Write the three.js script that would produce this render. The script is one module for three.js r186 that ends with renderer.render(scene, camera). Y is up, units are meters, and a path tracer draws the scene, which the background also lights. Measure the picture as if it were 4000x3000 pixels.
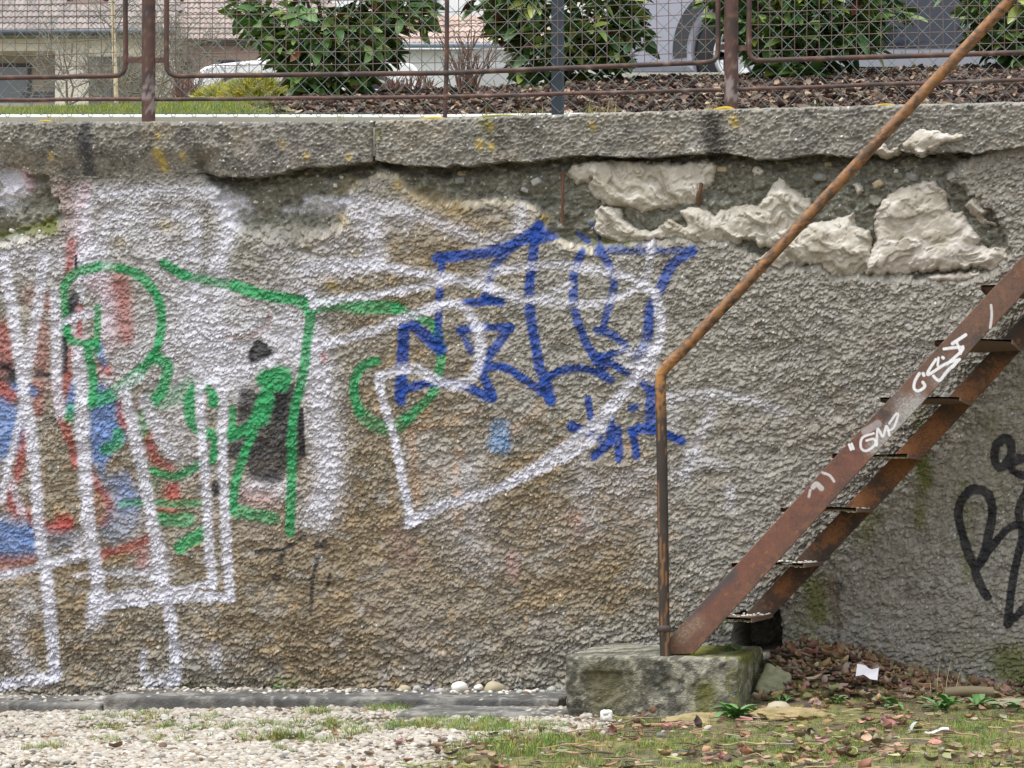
import * as THREE from 'three';
import { mergeGeometries, mergeVertices } from 'three/addons/utils/BufferGeometryUtils.js';

// ---------------------------------------------------------------- camera, sky, sun, exposure
const scene = new THREE.Scene();
const FPX = 12500;                                   // focal length in photograph pixels (4000 wide)
const YAW = THREE.MathUtils.degToRad(12), PITCH = Math.atan(200 / FPX), DIST = 13.2, EYE = 1.08;
const CAM = new THREE.Vector3(DIST * Math.sin(YAW), EYE, DIST * Math.cos(YAW));
const FWD = new THREE.Vector3(-Math.sin(YAW) * Math.cos(PITCH), Math.sin(PITCH), -Math.cos(YAW) * Math.cos(PITCH));
const RIGHT = new THREE.Vector3(Math.cos(YAW), 0, -Math.sin(YAW));
const UP = new THREE.Vector3().crossVectors(RIGHT, FWD);
const camera = new THREE.PerspectiveCamera(THREE.MathUtils.radToDeg(2 * Math.atan(1500 / FPX)), 4 / 3, 0.1, 3000);
camera.position.copy(CAM);
camera.lookAt(CAM.clone().add(FWD));

{ // overcast sky: brighter towards the zenith
  const W = 128, H = 64, d = new Float32Array(W * H * 4);
  for (let j = 0; j < H; j++) for (let i = 0; i < W; i++) {
    const el = ((j + 0.5) / H - 0.5) * Math.PI, s = Math.max(0, Math.sin(el));
    const L = 1.05 * (1 + 2 * s) / 3, o = (j * W + i) * 4;
    d[o] = L * 0.97; d[o + 1] = L * 0.99; d[o + 2] = L * 1.03; d[o + 3] = 1;
  }
  const t = new THREE.DataTexture(d, W, H, THREE.RGBAFormat, THREE.FloatType);
  t.mapping = THREE.EquirectangularReflectionMapping; t.magFilter = THREE.LinearFilter; t.needsUpdate = true;
  scene.background = t; scene.environment = t;
}
const sun = new THREE.DirectionalLight(new THREE.Color(1, 0.985, 0.96), 1.3);
sun.position.set(-3.6, 14, 3.9); sun.target.position.set(0, 1, 0);
sun.castShadow = true; sun.shadow.radius = 36; sun.shadow.mapSize.set(2048, 2048);
Object.assign(sun.shadow.camera, { left: -6, right: 6, top: 6, bottom: -6, near: 1, far: 40 });
scene.add(sun, sun.target);
const renderer = new THREE.WebGLRenderer({ antialias: true });
renderer.setSize(1024, 768);
renderer.shadowMap.enabled = true;
renderer.toneMapping = THREE.LinearToneMapping;
renderer.toneMappingExposure = 2.15;

// ---------------------------------------------------------------- helpers
// a pixel of the photograph gives a ray; planes that the thing touches give its distance
function ray(px, py) {
  return FWD.clone().addScaledVector(RIGHT, (px - 2000) / FPX).addScaledVector(UP, -(py - 1500) / FPX);
}
function onZ(px, py, z = 0) { const d = ray(px, py), t = (z - CAM.z) / d.z; return [CAM.x + d.x * t, CAM.y + d.y * t]; }
function atDepth(px, py, depth) { return CAM.clone().addScaledVector(ray(px, py), depth); }
function onY(px, py, y) { const d = ray(px, py), t = (y - CAM.y) / d.y; return [CAM.x + d.x * t, CAM.z + d.z * t]; }

let seed = 12345;
function reseed(s) { seed = s; }
function rnd() { seed = (seed + 0x6d2b79f5) | 0; let t = Math.imul(seed ^ (seed >>> 15), 1 | seed); t = (t + Math.imul(t ^ (t >>> 7), 61 | t)) ^ t; return ((t ^ (t >>> 14)) >>> 0) / 4294967296; }
const rr = (a, b) => a + (b - a) * rnd();
const clamp = (v, a = 0, b = 1) => (v < a ? a : v > b ? b : v);
const sstep = (a, b, v) => { const t = clamp((v - a) / (b - a)); return t * t * (3 - 2 * t); };
const mix = (a, b, t) => a + (b - a) * t;
function hash(i, j, k = 0) { let h = Math.imul(i, 374761393) ^ Math.imul(j, 668265263) ^ Math.imul(k, 2147483629 | 0); h = Math.imul(h ^ (h >>> 13), 1274126177); return ((h ^ (h >>> 16)) >>> 0) / 4294967296; }
function noise(x, y, k = 0) {
  const i = Math.floor(x), j = Math.floor(y), u = x - i, v = y - j, a = u * u * (3 - 2 * u), b = v * v * (3 - 2 * v);
  return mix(mix(hash(i, j, k), hash(i + 1, j, k), a), mix(hash(i, j + 1, k), hash(i + 1, j + 1, k), a), b);
}
function fbm(x, y, k = 0, n = 4) { let s = 0, a = 0.5, t = 0; for (let o = 0; o < n; o++) { s += a * noise(x, y, k + o); t += a; a *= 0.5; x = x * 2.03 + 17.1; y = y * 2.03 - 9.7; } return s / t; }
function cells(x, y, k = 0) {          // nearest jittered point: distance, second distance, offset, its random
  const i = Math.floor(x), j = Math.floor(y); let d1 = 9, d2 = 9, bx = 0, by = 0, id = 0;
  for (let b = -1; b <= 1; b++) for (let a = -1; a <= 1; a++) {
    const px = i + a + hash(i + a, j + b, k), py = j + b + hash(i + a, j + b, k + 7), dx = x - px, dy = y - py, d = dx * dx + dy * dy;
    if (d < d1) { d2 = d1; d1 = d; bx = dx; by = dy; id = hash(i + a, j + b, k + 13); } else if (d < d2) d2 = d;
  }
  return [Math.sqrt(d1), Math.sqrt(d2), bx, by, id];
}
function lineAt(pts, x) {              // piecewise linear y(x)
  if (x <= pts[0][0]) return pts[0][1];
  for (let i = 1; i < pts.length; i++) if (x <= pts[i][0]) { const [a, b] = pts[i - 1], [c, d] = pts[i]; return b + (d - b) * (x - a) / (c - a); }
  return pts[pts.length - 1][1];
}
function polyDist(poly, x, y) {        // signed distance, positive inside
  let inside = false, m = 1e9;
  for (let i = 0, j = poly.length - 1; i < poly.length; j = i++) {
    const [xi, yi] = poly[i], [xj, yj] = poly[j];
    if ((yi > y) !== (yj > y) && x < (xj - xi) * (y - yi) / (yj - yi) + xi) inside = !inside;
    const dx = xj - xi, dy = yj - yi, t = clamp(((x - xi) * dx + (y - yi) * dy) / (dx * dx + dy * dy + 1e-12)), ex = x - xi - dx * t, ey = y - yi - dy * t;
    m = Math.min(m, ex * ex + ey * ey);
  }
  return inside ? Math.sqrt(m) : -Math.sqrt(m);
}
function smooth(pts, n = 8) {          // Catmull-Rom
  if (pts.length < 3) return pts;
  const o = [];
  for (let i = 0; i < pts.length - 1; i++) {
    const a = pts[Math.max(0, i - 1)], b = pts[i], c = pts[i + 1], d = pts[Math.min(pts.length - 1, i + 2)];
    for (let s = 0; s < n; s++) { const t = s / n, t2 = t * t, t3 = t2 * t; o.push([0, 1].map((k) => 0.5 * (2 * b[k] + (c[k] - a[k]) * t + (2 * a[k] - 5 * b[k] + 4 * c[k] - d[k]) * t2 + (3 * b[k] - a[k] - 3 * c[k] + d[k]) * t3))); }
  }
  o.push(pts[pts.length - 1]); return o;
}
const enc = (v) => Math.round(255 * (v <= 0.0031308 ? 12.92 * clamp(v) : 1.055 * Math.pow(clamp(v), 1 / 2.4) - 0.055));

const used = {};
function uniq(name) { used[name] = (used[name] ?? -1) + 1; return used[name] ? name + '_' + String(used[name]).padStart(3, '0') : name; }
function shade(o) { o.traverse((m) => { if (m.isMesh) { m.castShadow = true; m.receiveShadow = true; } }); return o; }
function thing(name, label, category, group) {
  const o = new THREE.Group(); o.name = uniq(name); o.userData = { label, category }; if (group) o.userData.group = group; scene.add(o); return o;
}
function tag(o, label, category, group) { Object.assign(o.userData, { label, category }); if (group) o.userData.group = group; return o; }
function mesh(name, geo, mat, parent) {
  const m = new THREE.Mesh(geo, mat); m.castShadow = m.receiveShadow = true;
  if (parent) { m.name = name; parent.add(m); } else { m.name = uniq(name); scene.add(m); }
  return m;
}
function struct(o) { o.userData.kind = 'structure'; return o; }
function stuff(o, label, category) { o.userData.kind = 'stuff'; if (label) tag(o, label, category); return o; }
const std = (r, g, b, rough = 0.9, extra = {}) => new THREE.MeshStandardMaterial({ color: new THREE.Color().setRGB(r, g, b), roughness: rough, ...extra });
const vcol = (rough = 0.9, extra = {}) => new THREE.MeshStandardMaterial({ vertexColors: true, roughness: rough, side: THREE.DoubleSide, ...extra });
function grid(nx, ny, f) {             // f(i, j) -> {p:[x,y,z], uv?, c?}
  const P = new Float32Array((nx + 1) * (ny + 1) * 3), U = new Float32Array((nx + 1) * (ny + 1) * 2), C = new Float32Array((nx + 1) * (ny + 1) * 3); let hasC = false, n = 0;
  for (let j = 0; j <= ny; j++) for (let i = 0; i <= nx; i++, n++) {
    const r = f(i, j); P.set(r.p, n * 3); if (r.uv) U.set(r.uv, n * 2); if (r.c) { hasC = true; C.set(r.c, n * 3); }
  }
  const I = new Uint32Array(nx * ny * 6); let k = 0;
  for (let j = 0; j < ny; j++) for (let i = 0; i < nx; i++) { const a = j * (nx + 1) + i, b = a + 1, c = a + nx + 1, d = c + 1; I[k++] = a; I[k++] = b; I[k++] = d; I[k++] = a; I[k++] = d; I[k++] = c; }
  const g = new THREE.BufferGeometry(); g.setAttribute('position', new THREE.BufferAttribute(P, 3)); g.setAttribute('uv', new THREE.BufferAttribute(U, 2));
  if (hasC) g.setAttribute('color', new THREE.BufferAttribute(C, 3));
  g.setIndex(new THREE.BufferAttribute(I, 1)); g.computeVertexNormals(); return g;
}
function paintVerts(g, f) {
  const p = g.attributes.position, n = g.attributes.normal, C = new Float32Array(p.count * 3);
  for (let i = 0; i < p.count; i++) C.set(f(p.getX(i), p.getY(i), p.getZ(i), n ? [n.getX(i), n.getY(i), n.getZ(i)] : null), i * 3);
  g.setAttribute('color', new THREE.BufferAttribute(C, 3)); return g;
}
function rod(a, b, r, sides = 6, r2 = r) {   // straight bar between two points
  const va = new THREE.Vector3(...a), vb = new THREE.Vector3(...b), L = va.distanceTo(vb);
  const g = new THREE.CylinderGeometry(r2, r, L, sides, 1); g.translate(0, L / 2, 0);
  g.applyQuaternion(new THREE.Quaternion().setFromUnitVectors(new THREE.Vector3(0, 1, 0), vb.clone().sub(va).normalize())); g.translate(...a); return g;
}
function tube(pts, r, sides = 8, seg = 0, closed = false) {
  const c = new THREE.CatmullRomCurve3(pts.map((p) => new THREE.Vector3(...p)), closed, 'centripetal'); return new THREE.TubeGeometry(c, seg || pts.length * 6, r, sides, closed);
}
function box(x0, x1, y0, y1, z0, z1) { const g = new THREE.BoxGeometry(x1 - x0, y1 - y0, z1 - z0); g.translate((x0 + x1) / 2, (y0 + y1) / 2, (z0 + z1) / 2); return g; }
function roughBox(w, h, d, step, round, amp, k = 0, freq = 30) {   // a worn block, base at y = 0
  let g = new THREE.BoxGeometry(w, h, d, Math.ceil(w / step), Math.ceil(h / step), Math.ceil(d / step)); g.deleteAttribute('uv'); g.deleteAttribute('normal'); g = mergeVertices(g, 1e-5);
  const p = g.attributes.position, hx = w / 2 - round, hy = h / 2 - round, hz = d / 2 - round;
  for (let i = 0; i < p.count; i++) {
    const x = p.getX(i), y = p.getY(i), z = p.getZ(i), cx = clamp(x, -hx, hx), cy = clamp(y, -hy, hy), cz = clamp(z, -hz, hz);
    let dx = x - cx, dy = y - cy, dz = z - cz; const l = Math.hypot(dx, dy, dz) || 1; dx /= l; dy /= l; dz /= l;
    const e = round + amp * (2.2 * (fbm(x * freq * 0.35 + z * freq * 0.3, y * freq * 0.4 - z * freq * 0.2, k, 3) - 0.5) + (fbm(x * freq * 2 + z * 31, y * freq * 2 + z * freq * 2, k + 5, 3) - 0.5));
    p.setXYZ(i, cx + dx * e, cy + dy * e + h / 2, cz + dz * e);
  }
  const U = new Float32Array(p.count * 2); for (let i = 0; i < p.count; i++) { U[i * 2] = (p.getX(i) + 0.8 * p.getZ(i)) / 0.4; U[i * 2 + 1] = (p.getY(i) + 0.6 * p.getZ(i)) / 0.4; } g.setAttribute('uv', new THREE.BufferAttribute(U, 2));
  g.computeVertexNormals(); return g;
}
// ---------------------------------------------------------------- paint: lays strokes of colour on a flat sheet of texels in the wall's own metres
class Sheet {
  constructor(W, H, x0, y0, x1, y1, map) { Object.assign(this, { W, H, x0, y0, x1, y1, map }); this.c = new Float32Array(W * H * 3); this.sx = W / (x1 - x0); this.sy = H / (y1 - y0); }
  fill(f) { const { W, H } = this; for (let j = 0, o = 0; j < H; j++) for (let i = 0; i < W; i++, o += 3) { const c = f(this.x0 + (i + 0.5) / this.sx, this.y0 + (j + 0.5) / this.sy); this.c[o] = c[0]; this.c[o + 1] = c[1]; this.c[o + 2] = c[2]; } }
  blend(i, j, c, a) { const o = (j * this.W + i) * 3; for (let k = 0; k < 3; k++) this.c[o + k] += (c[k] - this.c[o + k]) * a; }
  // spray or brush stroke through photograph pixels; radius in photograph pixels (1 px is about 1.06 mm here)
  stroke(pts, r, col, alpha = 0.9, soft = 0.35, grain = 0.5, ends) {
    const S = this, q = smooth(pts).map(([a, b]) => this.map(a, b)), R = r * 0.00106, out = R * (1 + soft) + 0.004;
    let ax = 1e9, ay = 1e9, bx = -1e9, by = -1e9; for (const [x, y] of q) { ax = Math.min(ax, x); bx = Math.max(bx, x); ay = Math.min(ay, y); by = Math.max(by, y); }
    const i0 = Math.max(0, Math.floor((ax - out - S.x0) * S.sx)), i1 = Math.min(S.W - 1, Math.ceil((bx + out - S.x0) * S.sx)), j0 = Math.max(0, Math.floor((ay - out - S.y0) * S.sy)), j1 = Math.min(S.H - 1, Math.ceil((by + out - S.y0) * S.sy));
    if (i1 < i0 || j1 < j0) return; const w = i1 - i0 + 1, D = new Float32Array(w * (j1 - j0 + 1)).fill(1e9);
    const lim = out + R * 0.3;
    for (let n = 0; n < Math.max(1, q.length - 1); n++) {
      const [x1, y1] = q[n], [x2, y2] = q[Math.min(n + 1, q.length - 1)], dx = x2 - x1, dy = y2 - y1, L = dx * dx + dy * dy + 1e-12;
      const a0 = Math.max(i0, Math.floor((Math.min(x1, x2) - lim - S.x0) * S.sx)), a1 = Math.min(i1, Math.ceil((Math.max(x1, x2) + lim - S.x0) * S.sx)), b0 = Math.max(j0, Math.floor((Math.min(y1, y2) - lim - S.y0) * S.sy)), b1 = Math.min(j1, Math.ceil((Math.max(y1, y2) + lim - S.y0) * S.sy));
      for (let j = b0; j <= b1; j++) for (let i = a0; i <= a1; i++) {
        const x = S.x0 + (i + 0.5) / S.sx, y = S.y0 + (j + 0.5) / S.sy, t = clamp(((x - x1) * dx + (y - y1) * dy) / L), ex = x - x1 - dx * t, ey = y - y1 - dy * t, d = ex * ex + ey * ey, o = (j - j0) * w + i - i0;
        if (d < D[o]) D[o] = d;
      }
    }
    for (let j = j0; j <= j1; j++) for (let i = i0; i <= i1; i++) {
      let d = D[(j - j0) * w + i - i0]; if (d > 1e8) continue;
      this.lay(i, j, Math.sqrt(d) / R, R, col, alpha, soft, grain);
    }
  }
  lay(i, j, d, R, col, alpha, soft, grain) {
    const x = this.x0 + (i + 0.5) / this.sx, y = this.y0 + (j + 0.5) / this.sy;
    const n = noise(x * 170, y * 230, 3), m = noise(x * 420, y * 420, 4), b = fbm(x * 22, y * 22, 5, 3);
    d += (b - 0.5) * 0.35;
    let a = 1 - sstep(1 - soft, 1 + soft, d);
    if (a <= 0.003) return;
    a = a * alpha;                                                            // patchy cover: the paint skips between grains
    const t = 1 - a; a = a * (1 - grain * 0.6) + grain * 0.6 * sstep(t - 0.25, t + 0.25, n * 0.65 + m * 0.35);
    a *= 0.82 + 0.3 * b;
    this.blend(i, j, [col[0] * (0.85 + 0.3 * m), col[1] * (0.85 + 0.3 * m), col[2] * (0.85 + 0.3 * m)], clamp(a));
  }
  area(pts, col, alpha = 0.8, edge = 12, grain = 0.5) {                      // filled shape
    const S = this, q = pts.map(([a, b]) => this.map(a, b)), R = edge * 0.00106; let ax = 1e9, ay = 1e9, bx = -1e9, by = -1e9; for (const [x, y] of q) { ax = Math.min(ax, x); bx = Math.max(bx, x); ay = Math.min(ay, y); by = Math.max(by, y); }
    const i0 = Math.max(0, Math.floor((ax - R - S.x0) * S.sx)), i1 = Math.min(S.W - 1, Math.ceil((bx + R - S.x0) * S.sx)), j0 = Math.max(0, Math.floor((ay - R - S.y0) * S.sy)), j1 = Math.min(S.H - 1, Math.ceil((by + R - S.y0) * S.sy));
    for (let j = j0; j <= j1; j++) for (let i = i0; i <= i1; i++) { const d = polyDist(q, S.x0 + (i + 0.5) / S.sx, S.y0 + (j + 0.5) / S.sy) / R; if (d > -1.4) this.lay(i, j, 1 - d * 0.5, R, col, alpha, 0.5, grain); }
  }
  texture() {
    const n = this.W * this.H, d = new Uint8Array(n * 4); for (let i = 0; i < n; i++) { for (let k = 0; k < 3; k++) d[i * 4 + k] = enc(this.c[i * 3 + k]); d[i * 4 + 3] = 255; }
    const t = new THREE.DataTexture(d, this.W, this.H); t.colorSpace = THREE.SRGBColorSpace; t.magFilter = THREE.LinearFilter; t.minFilter = THREE.LinearMipmapLinearFilter; t.generateMipmaps = true; t.wrapS = t.wrapT = THREE.MirroredRepeatWrapping; t.needsUpdate = true; return t;
  }
}
const grainBump = (() => {            // fine grain for bump maps, 0.4 m square
  const N = 512, d = new Uint8Array(N * N * 4);
  for (let j = 0; j < N; j++) for (let i = 0; i < N; i++) {
    const c = cells(i / 8, j / 8, 40), v = 255 * clamp(0.25 + 0.5 * (1 - c[0]) * c[4] + 0.4 * (fbm(i / 20, j / 14, 41, 4) - 0.5)), o = (j * N + i) * 4; d[o] = d[o + 1] = d[o + 2] = v; d[o + 3] = 255;
  }
  const t = new THREE.DataTexture(d, N, N); t.magFilter = THREE.LinearFilter; t.wrapS = t.wrapT = THREE.MirroredRepeatWrapping; t.needsUpdate = true; return t;
})();

// ---- lines of the wall, read off the photograph
const TOPL = [[-900, 477], [0, 477], [1000, 477], [1450, 474], [2000, 455], [3000, 424], [4000, 400], [4900, 378]].map(([a, b]) => onZ(a, b));
const CRACK = [[-900, 640], [0, 640], [110, 665], [200, 680], [400, 690], [600, 684], [740, 680], [800, 675], [860, 690], [1020, 695], [1100, 680], [1180, 655], [1320, 655], [1400, 640], [1480, 630], [1560, 645], [1640, 650], [1740, 658], [1790, 645], [1830, 657], [1900, 640], [1980, 632], [2080, 637], [2150, 622], [2220, 612], [2330, 610], [2420, 615], [2560, 618], [2650, 610], [2760, 602], [2850, 603], [2960, 625], [3060, 625], [3120, 612], [3200, 603], [3320, 617], [3440, 600], [3520, 595], [3600, 610], [3700, 597], [3820, 603], [3900, 590], [4000, 575], [4900, 560]].map(([a, b]) => onZ(a, b));
const wpoly = (pts) => pts.map(([a, b]) => onZ(a, b));
const HOLES = [
  { depth: 0.055, poly: wpoly([[-700, 650], [0, 645], [60, 655], [110, 685], [185, 682], [200, 760], [240, 830], [232, 870], [215, 900], [120, 925], [0, 958], [-300, 950], [-700, 990]]) },
  { depth: 0.05, poly: wpoly([[745, 660], [790, 700], [845, 760], [862, 830], [920, 890], [1000, 915], [1120, 945], [1230, 930], [1330, 890], [1335, 860], [1365, 830], [1362, 760], [1375, 730], [1410, 712], [1450, 690], [1500, 678], [1550, 692], [1580, 740], [1640, 780], [1700, 800], [1760, 798], [1850, 793], [1950, 790], [2040, 792], [2112, 836], [2112, 880], [2150, 930], [2200, 950], [2290, 975], [2335, 985], [2420, 960], [2640, 950], [2720, 945], [2830, 960], [2920, 1010], [2990, 1032], [3080, 1050], [3200, 1055], [3240, 1085], [3450, 1085], [3600, 1110], [3830, 1090], [3900, 1060], [3950, 1000], [3935, 900], [3830, 790], [3760, 740], [3705, 700], [3760, 640], [3850, 590], [3850, 520], [745, 520]]) },
  { depth: 0.28, hard: true, poly: wpoly([[2872, 2405], [2960, 2396], [3040, 2400], [3052, 2450], [3046, 2560], [2868, 2560]]) },
];
for (const h of HOLES) { h.box = [Math.min(...h.poly.map((p) => p[0])) - 0.05, Math.max(...h.poly.map((p) => p[0])) + 0.05, Math.min(...h.poly.map((p) => p[1])) - 0.05, Math.max(...h.poly.map((p) => p[1])) + 0.05]; }
function holeMask(n, x, y) {
  const h = HOLES[n]; if (x < h.box[0] || x > h.box[1] || y < h.box[2] || y > h.box[3]) return 0;
  const d = polyDist(h.poly, x, y) + (h.hard ? 0.03 : 0.055) * (fbm(x * 30, y * 30, 21, 4) - 0.5);
  return sstep(-0.012, h.hard ? 0.012 : 0.022, d);
}
// ---- the wall's colours
const GREY = [0.30, 0.285, 0.25], BROWN = [0.235, 0.185, 0.12], OCHRE = [0.315, 0.235, 0.14], DARK = [0.10, 0.095, 0.085], RAW = [0.18, 0.178, 0.142];
const mix3 = (a, b, t) => [a[0] + (b[0] - a[0]) * t, a[1] + (b[1] - a[1]) * t, a[2] + (b[2] - a[2]) * t];
const WX0 = -2.5, WX1 = 2.5, WY0 = -0.25, WY1 = 2.5;
const wallSheet = new Sheet(2048, 1126, WX0, WY0, WX1, WY1, (a, b) => onZ(a, b));
const BROWNSPOTS = [[300, 1950, 330], [200, 2450, 420], [900, 2300, 380], [1300, 2250, 330], [1300, 1800, 260], [1700, 1500, 250], [2000, 2000, 330], [1500, 2500, 420], [2300, 2250, 300], [1800, 900, 250], [1500, 1100, 240], [2350, 2000, 240]].map(([a, b, r]) => [...onZ(a, b), r * 0.00106]);
function copColour(x, y) {
  const med = fbm(x * 14, y * 18, 80, 4), g = cells(x * 95, y * 95, 82);
  let c = mix3([0.225, 0.21, 0.18], [0.13, 0.125, 0.11], sstep(0.42, 0.68, med));
  c = mix3(c, [0.27, 0.225, 0.16], sstep(0.55, 0.8, fbm(x * 6, y * 9, 83, 3)) * 0.6);
  return mix3(c, [0.36, 0.345, 0.31], (g[4] > 0.6 ? 0.5 : 0) * sstep(0.5, 0.2, g[0]));
}
wallSheet.fill((x, y) => {
  let w = 0; for (const [a, b, r] of BROWNSPOTS) w += Math.exp(-((x - a) ** 2 + (y - b) ** 2) / (r * r));
  const big = fbm(x * 3.2, y * 4.5, 50, 4), med = fbm(x * 16, y * 22, 51, 4), fine = fbm(x * 90, y * 120, 52, 3), sp = noise(x * 260, y * 260, 53);
  let c = mix3(GREY, BROWN, clamp(w * 0.75 + (big - 0.5) * 0.7));
  c = mix3(c, OCHRE, clamp(sstep(0.56, 0.72, med) * (0.15 + 0.75 * clamp(w))));
  c = mix3(c, [0.34, 0.33, 0.31], sstep(0.58, 0.75, fbm(x * 11 + 5, y * 14, 54, 3)) * 0.45);
  c = mix3(c, DARK, sstep(0.6, 0.82, fbm(x * 34, y * 42, 55, 3)) * 0.5);
  const m0 = holeMask(0, x, y), m1 = holeMask(1, x, y);
  if (m0 + m1 > 0) { let r = mix3(RAW, [0.14, 0.14, 0.11], sstep(0.4, 0.75, fbm(x * 28, y * 34, 56, 4))); r = mix3(r, [0.33, 0.32, 0.28], sstep(0.6, 0.75, fbm(x * 50, y * 60, 57, 3)) * 0.7); c = mix3(c, r, clamp(m0 + m1) * (m1 && y < 1.95 && x < -0.6 ? 0.6 : 0.95)); }
  // the broken lip of the render shows its pale inside
  if (m1 < 0.9 && x > -0.75 && x < 0.4) { const d = -polyDist(HOLES[1].poly, x, y) - 0.02 * (fbm(x * 45, y * 45, 21, 3) - 0.5); c = mix3(c, [0.5, 0.45, 0.35], sstep(-0.004, 0.002, d) * sstep(0.022, 0.006, d + 0.02 * (fbm(x * 30, y * 30, 22, 2) - 0.5)) * 0.85); }
  if (m0 < 0.9 && x < -1.7 && y > 1.7) { const d = -polyDist(HOLES[0].poly, x, y) - 0.02 * (fbm(x * 45, y * 45, 21, 3) - 0.5); if (y < 1.95) c = mix3(c, [0.5, 0.46, 0.37], sstep(-0.004, 0.002, d) * sstep(0.03, 0.008, d) * 0.8); }
  const cop = sstep(0.13, 0.0, lineAt(CRACK, x) - y + 0.09 * (med - 0.5)) * (1 - sstep(-1.35, -1.2, x)); if (cop > 0) c = mix3(c, copColour(x, y), cop);
  const k = 0.5 + 1.0 * fine; c = [c[0] * k, c[1] * k, c[2] * k];
  if (sp > 0.95) c = mix3(c, [0.6, 0.58, 0.53], (sp - 0.95) / 0.05 * 0.7);
  const gr = cells(x * 70, y * 70, 58); if (gr[4] > 0.965 && gr[0] < 0.24) c = mix3(c, [0.68, 0.66, 0.6], 0.8); else if (gr[4] < 0.07 && gr[0] < 0.25) c = mix3(c, [0.05, 0.05, 0.05], 0.6);
  return c;
});
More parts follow.
